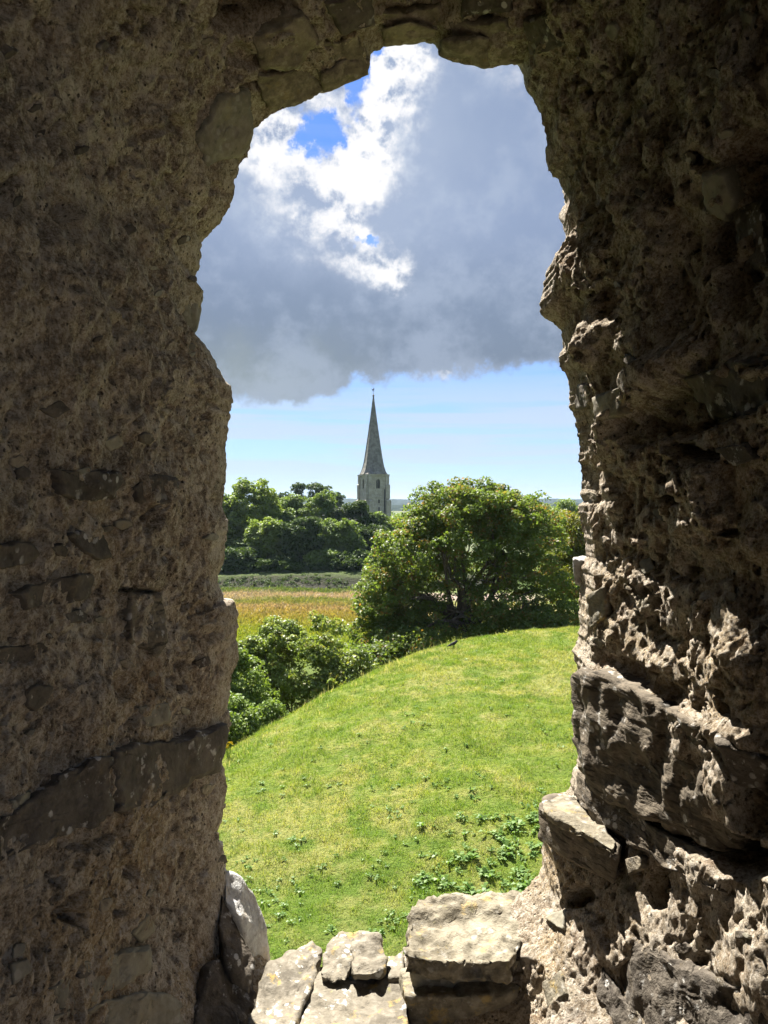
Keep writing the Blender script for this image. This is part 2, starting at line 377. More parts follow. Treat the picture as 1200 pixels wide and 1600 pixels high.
    DIG = [(1120,1318,105,26,22,.06),(1160,1345,40,30,0,.05),(1110,636,120,34,-14,.055),(1100,705,34,12,12,.06),(1070,772,13,16,0,.05),(1045,748,11,9,0,.035),(1190,300,55,100,0,.09),
           (1115,370,22,44,10,.06),(1150,450,30,50,0,.03),(905,1405,22,14,-40,.06),(1030,1392,18,32,0,.08),(205,1365,13,11,0,.04),(105,1435,16,12,20,.05),(232,924,30,4,4,.04),(75,1380,7,6,0,.03),
           (232,52,15,5,8,.03),(174,270,9,11,0,.035),(200,478,10,8,0,.03),(268,193,12,13,0,.03),(8,310,14,26,0,.04),(105,330,16,16,0,.025),(195,1073,18,20,0,.02),(300,1075,9,6,-30,.03),(280,1122,10,5,-30,.03),
           (185,1430,12,5,-15,.03),(270,1425,22,5,-5,.02),(295,1462,6,9,30,.02),(910,150,8,12,20,.04),(925,155,6,20,20,.03),(893,128,8,12,0,.02),(945,330,14,30,0,.03),(960,470,16,30,5,.025),
           (1010,1060,60,16,28,.03),(1190,1250,30,60,0,.04),(400,30,60,26,-10,.05),(650,20,60,20,0,.03),(725,1570,130,75,0,.05),(550,1500,80,50,0,.035),(1120,720,8,6,0,.03),(1155,832,16,6,0,.03),(990,1530,24,22,0,.05),(1075,1000,10,40,0,.01),
           (135,1315,40,6,-15,.02),(60,1275,60,6,-40,.015),
           (1045,580,62,24,-35,-.062),(985,655,40,26,-60,-.045),(935,545,26,40,0,-.035),(1120,760,30,60,0,-.012),(925,1045,40,16,25,-.02),(1160,1155,50,16,20,-.03),(990,1020,60,26,30,-.014),(1050,940,20,40,0,-.014),(930,400,12,50,0,-.016),(890,335,14,14,0,-.02)]
    for cx, cy, rx, ry, rot, dp in DIG:
        c, s_ = math.cos(R(rot)), math.sin(R(rot)); a = px - cx; b = py - cy
        sel = (np.abs(a) < 260) & (np.abs(b) < 260) & (p[:, 1] > .7)
        u = (a[sel] * c + b[sel] * s_) / rx; v = (-a[sel] * s_ + b[sel] * c) / ry
        rr = u * u + v * v + n3[sel] * .7
        h[sel] -= dp * (np.clip(1.45 - rr, 0, 1) if dp > 0 else np.exp(-np.clip(rr, 0, 9)))
    e = env.reshape(-1)
    hh = np.clip(h * e, -.2, .075); 
    ed = np.clip(1 - S / .10, 0, 1) * (S >= -.05); ed = np.repeat(ed[:, None], NT, 1).reshape(-1)
    hh = np.where(hh > 0, hh * (1 - .75 * ed), hh * (1 - .35 * ed))
    p = p + N.reshape(-1, 3) * hh[:, None]
    p[:, 1] = p[:, 1] + n3 * .01 * e
    V = p.reshape(nr, NT, 3)
    # outer face (seen by the sun) and inner face of the wall
    def ringout(row, k, Y):
        q = row.copy(); q[:, 0] *= k; q[:, 2] *= k; q[:, 1] = Y; return q
    first = [ringout(V[0], kx, Y) for kx, Y in ((7.5, 2.30), (3.5, 2.29), (1.8, 2.28))]
    last = [ringout(V[-1], kx, .30) for kx in (1.25, 2.2, 4.0)]
    A = np.concatenate([np.array(first), V, np.array(last)], 0)
    F = grid_faces(A.shape[0], NT, True)
    if sg > 0: F = F[:, ::-1]
    w_ = thing('castle_wall', 'thick rough rubble wall with an irregular broken window opening', 'wall', (0, 1.85, -1.1))
    me = mesh_np('masonry', A.reshape(-1, 3) - np.array([0, 1.85, -1.1]), F, M['mortar'])
    ob = obj('masonry', me, w_)
    # coarse copy for placing stones
    cs = 3; rows = list(range(0, nr, cs)); B = V[rows][:, ::cs]; nb = B.shape[1]
    bvh = BVHTree.FromPolygons([tuple(v) for v in B.reshape(-1, 3)], [tuple(int(i) for i in f) for f in grid_faces(B.shape[0], nb, True)])
    return w_, bvh
WALL, BVH = build_wall()
WO = Vector((0, 1.85, -1.1))
def wall_hit(px, py):
    d = at(px, py, 1.0).normalized(); h = BVH.ray_cast(Vector((0, 0, 0)), d, 4)
    if h[0] is None: return None
    n = h[1]; 
    if n.dot(d) > 0: n = -n
    return h[0], n
rnd = random.Random(4)
def stone_patch(poly, proud, mat, rough=.35, seed=0, name='stone', tilt=(0, 0), n=56, edge=.06):
    """an irregular stone set in the mortar, outlined by poly, its face standing proud of the wall"""
    n = max(24, min(170, n))
    P = np.array(poly + [poly[0]], float); sl = np.r_[0, np.cumsum(np.linalg.norm(np.diff(P, axis=0), axis=1))]
    t = np.linspace(0, sl[-1], n, endpoint=False); x = np.interp(t, sl, P[:, 0]); y = np.interp(t, sl, P[:, 1])
    size = sl[-1] / 6
    nn = np.stack([x / (size * .35) + seed, y / (size * .35), x * 0], 1)
    x = x + fbm(nn, 3, .6, 3) * size * .16; y = y + fbm(nn, 3, .6, 7) * size * .16
    cx, cy = x.mean(), y.mean(); c = wall_hit(cx, cy)
    if c is None: return None
    pts = []; ns = []
    hits = [wall_hit(a, b) for a, b in zip(x, y)]
    nav = Vector((0, 0, 0))
    for h in hits + [c, c, c]:
        if h: nav += h[1]
    nav.normalize()
    if nav.dot(c[0].normalized()) > -.12: return None
    # best plane through the rim
    good = [h[0] for h in hits if h]; 
    if len(good) < n * .6: return None
    cen = sum(good, Vector()) / len(good); cen = cen.lerp(c[0], .35)
    A_ = np.array([tuple(g_ - cen) for g_ in good]); u_, s_, vt = np.linalg.svd(A_); pn_ = Vector(vt[2]); 
    if pn_.dot(nav) < 0: pn_ = -pn_
    pl = pn_.lerp(nav, .25).normalized()
    if pl.dot(c[0].normalized()) > -.15: pl = nav
    nr_ = int(sl[-1] / 18) + 6
    V = []
    fr = [(1.07, -.035), (1.03, -.012), (1.0, .0), (.985, proud * .55), (1 - edge, proud * .92), ] + [(float(f_), proud) for f_ in np.linspace(.95 - edge * 1.6, .03, nr_)]
    for f, hgt in fr:
        for i in range(n):
            qx = cx + (x[i] - cx) * f; qy = cy + (y[i] - cy) * f
            d = at(qx, qy, 1).normalized(); den = d.dot(pl)
            if abs(den) < .1: den = -.1
            tt = cen.dot(pl) / den
            q = d * tt
            hh = hits[i][0] if hits[i] else q
            bl = max(0, min(1, (f - .8) / .2)) * .5
            q = q.lerp(hh, bl) if f >= 1 else q.lerp(d * hh.length, bl)
            V.append(q + pl * (hgt + tilt[0] * (qx - cx) / size * .01 + tilt[1] * (qy - cy) / size * .01))
    d = at(cx, cy, 1).normalized(); q = d * (cen.dot(pl) / d.dot(pl)); V.append(q + pl * proud); V.append(q - pl * .06)
    F = grid_faces(len(fr), n, True).tolist(); k = (len(fr) - 1) * n
    T = [(k + i, k + (i + 1) % n, len(V) - 2) for i in range(n)] + [((i + 1) % n, i, len(V) - 1) for i in range(n)]
    A_ = np.array([tuple(v) for v in V]); am = size / 1200 * 1.4
    dsp = fbm(A_ * 9 + seed, 3, .55, seed % 30) * am * rough + np.round(fbm(A_ * 14 + seed, 2, .5, (seed + 5) % 30) * 6) / 6 * am * rough * .5 + fbm(A_ * 60, 3, .6, 2) * .0015
    lv = np.ones(len(A_)); lv[:n * 2] = .1
    A_ = A_ + np.array(pl)[None] * (dsp * lv)[:, None]
    me = mesh_py(name, A_ - np.array(WO), F + T, mat, True)
    return obj(name, me, WALL)
def hull_rock(pts, mat, cuts=4, amp=.010, seed=0, name='stone', sharp=True):
    """an angular block from its real corner points"""
    bm = bmesh.new()
    for p in pts: bm.verts.new(Vector(p) - WO)
    bmesh.ops.convex_hull(bm, input=bm.verts[:])
    for v in [v for v in bm.verts if not v.link_faces]: bm.verts.remove(v)
    bmesh.ops.triangulate(bm, faces=bm.faces[:])
    for _ in range(cuts):
        long = [e for e in bm.edges if e.calc_length() > .014]
        if not long or len(bm.faces) > 9000: break
        bmesh.ops.subdivide_edges(bm, edges=long, cuts=1); bmesh.ops.triangulate(bm, faces=bm.faces[:])
    for _ in range(1): bmesh.ops.smooth_vert(bm, verts=bm.verts[:], factor=.3, use_axis_x=True, use_axis_y=True, use_axis_z=True)
    bm.normal_update()
    A_ = np.array([tuple(v.co) for v in bm.verts]); N_ = np.array([tuple(v.normal) for v in bm.verts])
    q = fbm(A_ * 7 + seed, 3, .5, seed % 20) * 5
    d = amp * (1.6 * fbm(A_ * 8 + seed, 3, .5, seed % 20) + .9 * fbm(A_ * 30 + seed, 4, .6, 3) + .5 * (np.floor(q) + np.clip((q - np.floor(q)) * 6, 0, 1)) * .35
               - .8 * np.clip(1 - worley(A_ * 26 + seed, 3) / .4, 0, 1))
    A_ = A_ + N_ * d[:, None]
    for v, c in zip(bm.verts, A_): v.co = c
    me = bpy.data.meshes.new(name); bm.to_mesh(me); bm.free(); me.materials.append(mat)
    me.polygons.foreach_set('use_smooth', [True] * len(me.polygons))
    return obj(name, me, WALL)
def slab(poly, z, th, mat, dz=0.0, grow=.01, **k):
    pts = []
    for (a, b) in poly:
        Y = -z * 1200 / (b - HZ); q = at(a, b, Y); pts.append(q)
    c = sum(pts, Vector()) / len(pts); low = []
    for q in pts:
        o_ = (q - c); o_.z = 0; low.append(q + o_.normalized() * grow - Vector((0, 0, th)))
    for q in pts: q.z += dz * (q.y - c.y)
    return hull_rock(pts + low, mat, **k)

def wall_stones():
    D, S_, Gy, Ar, Pa = M['dark'], M['darkslab'], M['grey'], M['arch'], M['pale']
    L = [([(75,733),(130,737),(185,735),(192,748),(180,780),(130,783),(88,772)], .010, D),
         ([(207,760),(240,740),(275,745),(280,765),(272,788),(215,785)], .006, D),
         ([(22,735),(35,728),(47,738),(42,750),(25,750)], .006, D),
         ([(-30,850),(40,845),(60,865),(45,880),(-30,892)], .008, D),
         ([(77,855),(95,848),(105,858),(100,870),(88,868)], .006, D),
         ([(102,835),(125,828),(140,840),(160,835),(172,870),(150,878),(125,862)], .008, D),
         ([(20,925),(75,905),(140,895),(150,905),(140,935),(80,945),(35,952)], .006, D),
         ([(98,960),(120,952),(133,962),(128,972),(103,974)], .005, D),
         ([(-20,1012),(60,1005),(72,1015),(40,1037),(-20,1037)], .007, D),
         ([(195,925),(250,928),(255,945),(262,990),(242,1030),(198,1000)], .008, M['darkslab']),
         ([(35,1080),(55,1068),(78,1072),(70,1090),(50,1113),(38,1105)], .008, D),
         ([(300,1035),(325,1025),(328,1038),(310,1046)], .006, D),
         ([(70,1550),(120,1510),(210,1485),(240,1480),(235,1520),(180,1550),(100,1585)], .006, Gy),
         ([(200,1460),(230,1430),(238,1455),(215,1477)], .006, Gy),
         ([(10,1510),(40,1500),(45,1520),(15,1545)], .006, Gy),
         ([(30,1610),(90,1590),(200,1560),(270,1555),(290,1640),(30,1660)], .008, Gy),
         ([(300,1580),(312,1520),(350,1488),(385,1500),(398,1560),(388,1660),(310,1660)], .016, D),
         ([(60,640),(95,625),(110,640),(85,655)], .004, D), ([(160,690),(185,678),(192,695),(170,705)], .004, Gy),
         ([(215,1105),(260,1098),(262,1130),(225,1138)], .005, Gy),
         ([(305,215),(345,150),(385,140),(392,200),(375,245),(320,262)], .014, Gy),
         ([(395,60),(470,20),(500,60),(470,110),(410,110)], .008, Ar), ([(480,75),(560,62),(574,90),(570,118),(500,128)], .009, Ar),
         ([(400,118),(480,112),(510,142),(455,168),(415,172)], .007, Ar),([(590,20),(690,12),(680,58),(600,62)], .007, Ar),
         ([(700,40),(790,30),(812,70),(790,98),(715,92)], .009, Ar), ([(505,5),(580,-10),(585,40),(530,55)], .014, D),
         ([(820,30),(880,20),(885,75),(830,92)], .012, D), ([(720,-20),(800,-20),(800,20),(720,24)], .012, D),
         ([(1100,270),(1140,262),(1160,310),(1140,345),(1105,330)], .014, Gy),
         ([(1150,330),(1210,310),(1210,420),(1165,430)], .016, D),
         
         
         ([(910,1048),(945,1046),(1000,1078),(1052,1102),(1115,1135),(1165,1230),(1185,1325),(1120,1330),(1035,1290),(955,1248),(912,1205)], .028, S_),
         ([(905,1205),(960,1252),(1035,1296),(1110,1335),(1150,1400),(1090,1380),(1000,1330),(935,1285),(900,1240)], .012, S_),
         ([(1120,1150),(1210,1185),(1210,1240),(1150,1215)], .010, D),
         ([(965,1480),(1000,1470),(1050,1495),(1110,1525),(1220,1560),(1220,1660),(1010,1660),(955,1560)], .004, D),
         ([(945,1510),(975,1560),(1010,1600),(1000,1640),(960,1600),(935,1560)], .008, D),
         ([(985,1345),(1010,1338),(1015,1360),(990,1370)], .014, Ar),
         ([(930,620),(985,600),(975,650),(935,660)], .010, Pa), ([(905,600),(925,600),(922,640),(900,640)], .008, D),
         ([(1080,590),(1150,560),(1215,560),(1215,640),(1120,655)], .020, D),
         ([(1000,880),(1020,870),(1026,890),(1008,900)], .006, Gy), ([(1120,700),(1170,690),(1190,715),(1150,728)], .010, D),
         ([(920,930),(950,915),(955,960),(925,985)], .012, Pa), ([(850,1540),(880,1520),(890,1560),(860,1580)], .008, Pa),
         ([(855,1440),(890,1425),(885,1460)], .008, Gy)]
    for i, (poly, pr, m) in enumerate(L):
        per = sum(math.dist(poly[j], poly[j - 1]) for j in range(len(poly)))
        big = per > 500
        stone_patch(poly, pr, m, .16 if big else .30, 11 + i * 3, 'slab' if big else 'stone', n=int(per / 5), edge=.03 if big else .07)
    # the long dark band slab crossing the left jamb
    stone_patch([(-30,1300),(60,1232),(112,1196),(165,1180),(170,1270),(140,1293),(90,1308),(30,1333),(-30,1350)], .012, D, .12, 201, 'slab', n=130, edge=.03)
    stone_patch([(168,1176),(225,1160),(285,1155),(345,1128),(352,1150),(346,1185),(342,1205),(300,1217),(260,1246),(200,1272),(172,1268)], .012, D, .12, 207, 'slab', n=130, edge=.03)
    # small scattered rubble showing through the render
    rr = random.Random(9)
    for i in range(120):
        left = rr.random() < .55
        cx = rr.uniform(5, 330) if left else rr.uniform(925, 1195); cy = rr.uniform(20, 1590)
        a = rr.uniform(6, 17); b = a * rr.uniform(.45, .8); ro = rr.uniform(-.6, .6) + (-.3 if left else .3)
        k = rr.randint(5, 7); poly = []
        for j in range(k):
            an = 2 * math.pi * j / k + rr.uniform(-.3, .3); u = a * math.cos(an) * rr.uniform(.75, 1.15); v = b * math.sin(an) * rr.uniform(.75, 1.15)
            poly.append((cx + u * math.cos(ro) - v * math.sin(ro), cy + u * math.sin(ro) + v * math.cos(ro)))
        stone_patch(poly, rr.uniform(.001, .006), rr.choice((D, Gy, M['mortar'], Ar, M['mortar'])), .35, 300 + i * 7, 'pebble', n=24, edge=.12)
    # sill
    Si, Wh = M['sill'], M['white']
    slab([(372,1690),(385,1600),(400,1560),(422,1516),(470,1486),(487,1475),(501,1484),(498,1508),(470,1560),(450,1600),(425,1690)], -1.088, .14, Si, seed=1, name='sill_stone', amp=.011)
    slab([(498,1530),(504,1500),(518,1471),(530,1463),(549,1462),(551,1478),(549,1512),(546,1532),(520,1536)], -1.070, .022, Si, seed=2, name='sill_stone', amp=.013, grow=-.004)
    slab([(551,1527),(553,1500),(554,1463),(583,1463),(595,1480),(606,1501),(600,1518),(580,1526)], -1.068, .020, Si, seed=3, name='sill_stone', amp=.013, grow=-.004)
    slab([(440,1700),(476,1570),(508,1520),(560,1504),(632,1498),(640,1700)], -1.098, .2, Si, seed=4, name='sill_stone', amp=.012)
    slab([(604,1506),(618,1498),(630,1488),(632,1530),(606,1532)], -1.085, .06, Si, seed=14, name='sill_stone', amp=.004)
    slab([(631,1492),(634,1468),(646,1440),(658,1419),(674,1410),(700,1410),(740,1417),(775,1415),(802,1404),(826,1412),(836,1445),(815,1482),(798,1500),(740,1494),(690,1499),(655,1490)], -.985, .052, M['pale'], dz=.06, seed=5, name='sill_block', amp=.019, grow=.004)
    slab([(640,1500),(700,1500),(790,1500),(800,1520),(700,1520),(640,1520)], -1.035, .05, M['grey'], seed=6, name='stone', amp=.006, grow=-.01)
    slab([(626,1520),(700,1512),(806,1500),(822,1545),(790,1562),(735,1556),(690,1545),(632,1562)], -1.072, .10, M['pale'], seed=7, name='sill_block', amp=.012, grow=-.01)
    slab([(615,1700),(640,1585),(720,1580),(800,1575),(838,1620),(845,1700)], -1.15, .10, M['arch'], seed=8, name='sill_block', amp=.012)
    # tall white crusted rocks at the foot of the left jamb
    q = [at(350,1362,1.86), at(378,1371,1.88), at(392,1395,1.89), at(406,1425,1.9), at(416,1455,1.9), at(423,1506,1.9), at(405,1520,1.84), at(384,1500,1.80), at(362,1460,1.80), at(350,1410,1.80), at(340,1380,1.98), at(330,1500,2.0), at(400,1560,1.98), at(375,1440,1.79)]
    hull_rock(q, Wh, seed=21, amp=.008, name='jamb_stone')
    hull_rock([at(338,1358,1.84), at(352,1355,1.86), at(358,1366,1.86), at(355,1385,1.85), at(338,1390,1.82), at(330,1372,1.95)], Wh, seed=22, amp=.005, name='jamb_stone')
    hull_rock([at(346,1398,1.80), at(372,1452,1.77), at(398,1505,1.74), at(388,1560,1.68), at(360,1540,1.68), at(340,1450,1.74), at(330,1500,1.85), at(330,1420,1.85)], M['dark'], seed=23, amp=.009, name='jamb_stone')
    hull_rock([at(342,1336,1.84), at(352,1338,1.86), at(356,1350,1.87), at(346,1354,1.85), at(330,1342,1.95), at(334,1350,1.8)], D, seed=24, amp=.003, name='jamb_stone')
    hull_rock([at(336,1312,1.84), at(348,1316,1.86), at(349,1330,1.86), at(338,1334,1.84), at(326,1325,1.95)], Wh, seed=25, amp=.003, name='jamb_stone')
    hull_rock([at(344,1258,1.84), at(354,1256,1.86), at(353,1264,1.86), at(340,1272,1.84), at(330,1262,1.95)], Pa, seed=26, amp=.002, name='jamb_stone')
    hull_rock([at(348,934,1.85), at(364,936,1.88), at(369,944,1.87), at(352,952,1.85), at(338,940,1.95)], Wh, seed=27, amp=.002, name='jamb_stone')
    # right jamb: protruding block, ledge whose sunlit top is painted as a thin pale cap, broken edges
    hull_rock([at(894,872,1.86), at(906,868,1.90), at(922,871,1.92), at(896,890,1.86), at(899,912,1.86), at(908,917,1.86), at(925,905,1.84), at(935,880,1.82), at(935,910,1.95), at(925,915,1.9)], M['white'], seed=31, amp=.005, name='jamb_stone')
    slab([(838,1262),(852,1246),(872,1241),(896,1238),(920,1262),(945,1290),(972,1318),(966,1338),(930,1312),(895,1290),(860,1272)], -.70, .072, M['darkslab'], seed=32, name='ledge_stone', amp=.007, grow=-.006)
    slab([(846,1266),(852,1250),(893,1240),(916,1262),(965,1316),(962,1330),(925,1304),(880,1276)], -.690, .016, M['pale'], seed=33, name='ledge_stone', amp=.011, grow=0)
    hull_rock([at(892,1235,1.84), at(896,1206,1.86), at(905,1192,1.87), at(925,1210,1.86), at(930,1250,1.80), at(905,1250,1.80), at(950,1240,1.9)], M['arch'], seed=34, amp=.005, name='jamb_stone')
    hull_rock([at(903,792,1.87), at(914,787,1.89), at(925,800,1.86), at(932,850,1.84), at(918,868,1.87), at(912,830,1.88), at(950,800,1.86), at(945,860,1.86)], M['arch'], seed=35, amp=.006, name='jamb_stone')
    hull_rock([at(904,925,1.86), at(920,918,1.87), at(926,960,1.85), at(918,985,1.85), at(905,972,1.87), at(906,945,1.88), at(945,950,1.9)], M['pale'], seed=36, amp=.005, name='jamb_stone')
    hull_rock([at(896,1018,1.86), at(908,1000,1.87), at(940,990,1.80), at(965,1010,1.72), at(950,1038,1.72), at(912,1044,1.80), at(898,1032,1.85), at(960,1020,1.9)], M['pale'], seed=37, amp=.010, name='jamb_stone')
    hull_rock([at(845,485,1.88), at(850,440,1.88), at(864,412,1.88), at(886,396,1.86), at(905,400,1.82), at(910,470,1.82), at(882,512,1.86), at(862,503,1.88), at(920,450,1.95)], M['dark'], seed=38, amp=.007, name='jamb_stone')
    hull_rock([at(884,322,1.87), at(893,318,1.86), at(912,332,1.83), at(905,350,1.84), at(886,345,1.87), at(920,335,1.9)], M['pale'], seed=39, amp=.005, name='jamb_stone')
    hull_rock([at(524,129,1.86), at(575,121,1.84), at(577,98,1.82), at(540,95,1.78), at(500,120,1.78), at(505,148,1.84), at(530,137,1.86), at(540,100,2.0)], M['arch'], seed=40, amp=.006, name='arch_stone')
    hull_rock([at(685,90,1.85), at(720,103,1.86), at(762,109,1.85), at(800,100,1.85), at(819,102,1.84), at(815,70,1.78), at(750,60,1.76), at(690,66,1.78), at(750,80,2.0)], M['arch'], seed=41, amp=.008, name='arch_stone')
    hull_rock([at(600,78,1.85), at(625,66,1.86), at(682,70,1.86), at(684,50,1.80), at(640,38,1.76), at(595,50,1.78), at(640,50,2.0)], M['arch'], seed=42, amp=.006, name='arch_stone')
    hull_rock([at(303,520,1.85), at(309,495,1.86), at(317,484,1.87), at(318,455,1.87), at(304,438,1.85), at(285,445,1.78), at(280,500,1.78), at(290,525,1.8), at(290,480,2.0)], M['grey'], seed=43, amp=.012, name='jamb_stone')
wall_stones()

# the chamber the viewer stands in (unseen, its back and right openings shaped to light the left jamb)
def chamber():
    m, g, out = new_mat('chamber_plaster'); p = pos(g); n = g.noise(p, 6, 6, .6)
    bm = g.node('ShaderNodeBump', {}, {'Height': n, 'Distance': .03})
    pbsdf(g, out, g.mix(g.ss(n, .35, .65), (.16, .13, .10), (.28, .23, .18)), .95, bm)
    def st(name, parts): tag(obj(name, mesh_py(name, *join(parts), m)), kind='structure')
    st('unseen_room_floor', [box(0, -.9, -1.9, 6.4, 2.8, -1.62)])
    st('unseen_room_ceiling', [box(0, -.75, 2.0, 6.4, 2.5, 2.3)])
    st('unseen_room_wall_left', [box(-3.1, -.9, -1.62, .3, 2.7, 2.0)])
    st('unseen_room_wall_right', [box(3.1, .25, -1.62, .3, .4, 2.0), box(3.1, -1.1, 1.8, .3, 2.3, 2.0)])
    st('unseen_room_wall_back', [box(0, -2.1, 1.8, 6.4, .3, 2.0), box(-1.25, -2.1, -1.62, 3.4, .3, 1.8)])
    # unseen pale ground added behind the chamber to bounce sunlight onto the jambs
    m, g, out = new_mat('bounce_gravel'); p = pos(g); n = g.noise(p, 3, 8, .7)
    pbsdf(g, out, g.mix(g.ss(n, .35, .65), (.36, .31, .25), (.50, .44, .36)), .95)
    st('bounce_yard', [box(0, -22, -2.1, 60, 39.4, -1.75)])
chamber()

# ------------------------------------------------------------------ terrain
def sm(x, xs, ys):
    t = np.linspace(-60, 90, 1501); v = np.interp(t, xs, ys); k = np.exp(-.5 * (np.arange(-40, 41) * .1 / 1.3) ** 2); k /= k.sum()
    return np.interp(x, t, np.convolve(np.pad(v, 40, mode='edge'), k, 'valid'))
def mound_z(X_, Y_):
    Yr = sm(X_, [-40, -12, -8, -5, -1, 3, 9, 20, 60], [8, 12, 17, 22.5, 29, 33, 36, 37, 34])
    zr = sm(X_, [-40, -12, -8, -5, -1, 3, 9, 20, 60], [-13, -9.8, -8.6, -7.66, -6.68, -5.97, -5.86, -6.2, -9])
    zb = sm(X_, [-30, -10, 0, 10, 30], [-9.5, -9.0, -8.5, -7.6, -7.5])
    t = np.clip((Y_ - 7) / np.maximum(Yr - 7, 1), 0, 1); s = np.sin(t * np.pi / 2) ** 1.3
    d = np.maximum(Y_ - Yr, 0)
    z = zb + (zr - zb) * s - .62 * (np.sqrt(d * d + 16) - 4)
    p = np.stack([X_, Y_, X_ * 0], -1).reshape(-1, 3)
    return z + (fbm(p * .22, 3, .5, 2) * .30 + fbm(p * 1.1, 3, .5, 5) * .11).reshape(np.shape(X_))
def marsh_z(X_, Y_):
    p = np.stack([X_, Y_, X_ * 0], -1).reshape(-1, 3)
    z = -12 + (fbm(p * .08, 3, .5, 3) * .35 + fbm(p * .5, 3, .6, 4) * .28).reshape(np.shape(X_))
    wob = (pn(np.stack([X_ * .06, X_ * 0, X_ * 0], -1).reshape(-1, 3), 3) * 3).reshape(np.shape(X_))
    y = Y_ + wob + X_ * .03
    z = z - 2.0 * np.clip((y - 109) / 2.5, 0, 1) + np.clip((y - 113.5) / 5.5, 0, 1) ** .8 * 2.7 + np.clip((y - 119) / 12, 0, 1) * 1.3
    return z

def grass_col(g, p):
    """mown sward: bright green with dry straw patches, colour belongs to the plants"""
    a = g.noise(p, .22, 4, .55); b = g.noise(p, 1.1, 5, .6); c3 = g.noise(p, 5.5, 5, .65); f = g.noise(p, 40, 4, .7)
    c = g.mix(g.ss(b, .35, .65), (.14, .21, .026), (.225, .27, .045))
    c = g.mix(g.ss(a + (b - .5) * .7, .48, .62) * .6, c, (.36, .33, .12))
    c = g.mix(g.ss(c3, .56, .70) * .45, c, (.42, .37, .19))
    c = g.mix(g.ss(c3, .47, .36) * .65, c, (.055, .125, .012)); c = g.mix(g.ss(g.noise(p, 13, 4, .6), .46, .36) * .5, c, (.05, .11, .012))
    _, y, _ = g.xyz(p); c = g.mix(g.ss(y + (b - .5) * 8, 19, 13) * .5, c, (.075, .16, .014)); return g.mix(g.ss(f, .55, .75) * .35, c, (.34, .36, .12))
def blade_mat(name, colf, trans=.35, rough=.6):
    m, g, out = new_mat(name); p = pos(g); c = colf(g, p)
    at_ = g.node('ShaderNodeAttribute', {'attribute_name': 'tint'}, {}, 2)
    c = g.mix(at_, g.mix(1.0, c, (.62, .74, .62), 'MULTIPLY'), g.mix(1.0, c, (1.45, 1.28, 1.2), 'MULTIPLY'))
    d = g.node('ShaderNodeBsdfPrincipled', {}, {'Base Color': c, 'Roughness': rough, 'Specular IOR Level': .3})
    t = g.node('ShaderNodeBsdfTranslucent', {}, {'Color': g.mix(1.0, c, (1.25, 1.35, .7), 'MULTIPLY')})
    mx = g.node('ShaderNodeMixShader', {}, {0: trans, 1: d, 2: t}); g.l.new(mx.o, out.inputs[0]); return m
m_, g_, o_ = new_mat('sward_ground'); pp = pos(g_)
hb = g_.node('ShaderNodeBump', {}, {'Height': g_.noise(pp, 14, 6, .7) + g_.noise(pp, 3, 3, .6), 'Distance': .12})
pbsdf(g_, o_, g_.mix(.35, grass_col(g_, pp), (.07, .075, .022)), .95, hb, .1); M['sward'] = m_
M['blade'] = blade_mat('grass_blade', grass_col, .4)
M['straw'] = blade_mat('long_grass_blade', lambda g, p: g.mix(g.ss(g.noise(p, 1.5, 4, .6), .4, .6), (.15, .21, .05), (.42, .38, .2)), .35)

def marsh_col(g, p):
    x, y, z = g.xyz(p); n = g.noise(g.vscale(p, .35, 1, 1), .35, 6, .62); n2 = g.noise(g.vscale(p, .4, 1, 1), 1.6, 5, .65)
    w = y + x * .03 + (n - .5) * 11 + (n2 - .5) * 3
    cr = g.n.new('ShaderNodeValToRGB'); el = cr.color_ramp.elements
    f = g.m('DIVIDE', w - 40, 100.0); g.put(cr.inputs[0], f)
    st = [(.0, (.10, .13, .03)), (.18, (.10, .14, .03)), (.27, (.20, .24, .03)), (.34, (.24, .25, .035)), (.40, (.27, .22, .06)), (.46, (.29, .215, .085)),
          (.485, (.33, .235, .15)), (.51, (.22, .20, .06)), (.545, (.19, .20, .06)), (.575, (.36, .27, .21)), (.625, (.33, .25, .20)), (.645, (.13, .16, .05)), (.685, (.12, .16, .045)),
          (.70, (.05, .042, .034)), (.75, (.045, .042, .03)), (.79, (.035, .038, .02)), (.82, (.07, .095, .028)), (.87, (.075, .11, .03)), (1.0, (.05, .075, .022))]
    el[0].position = 0; el[0].color = st[0][1] + (1,); el[1].position = 1; el[1].color = st[-1][1] + (1,)
    for a, c in st[1:-1]:
        e = el.new(a); e.color = c + (1,)
    c = X(g, cr.outputs[0])
    c = g.mix(g.ss(x, 16, 24), c, (.10, .16, .035))       # greener pasture right of the sycamore
    k = g.noise(g.vscale(p, .3, 1.2, 1), .9, 6, .7)
    c = g.mix(g.ss(k, .60, .72) * .5, c, (.33, .24, .15)); return g.mix(g.ss(k, .42, .30) * .45, c, (.085, .09, .025))
m_, g_, o_ = new_mat('marsh_ground'); pp = pos(g_)
hb = g_.node('ShaderNodeBump', {}, {'Height': g_.noise(pp, 3, 7, .7), 'Distance': .5})
pbsdf(g_, o_, marsh_col(g_, pp), .95, hb, .1); M['marsh'] = m_
M['marshblade'] = blade_mat('marsh_blade', marsh_col, .3)
m_, g_, o_ = new_mat('far_fields'); pp = pos(g_)
ff = g_.voro(g_.vscale(pp, 1, .5, 0), .004, 'F1', 0)
pbsdf(g_, o_, g_.mix(g_.ss(ff, .4, .7) * .5, g_.mix(g_.ss(g_.noise(pp, .004, 4, .6), .4, .6), (.05, .08, .025), (.10, .10, .045)), (.035, .055, .02)), .95); M['fields'] = m_

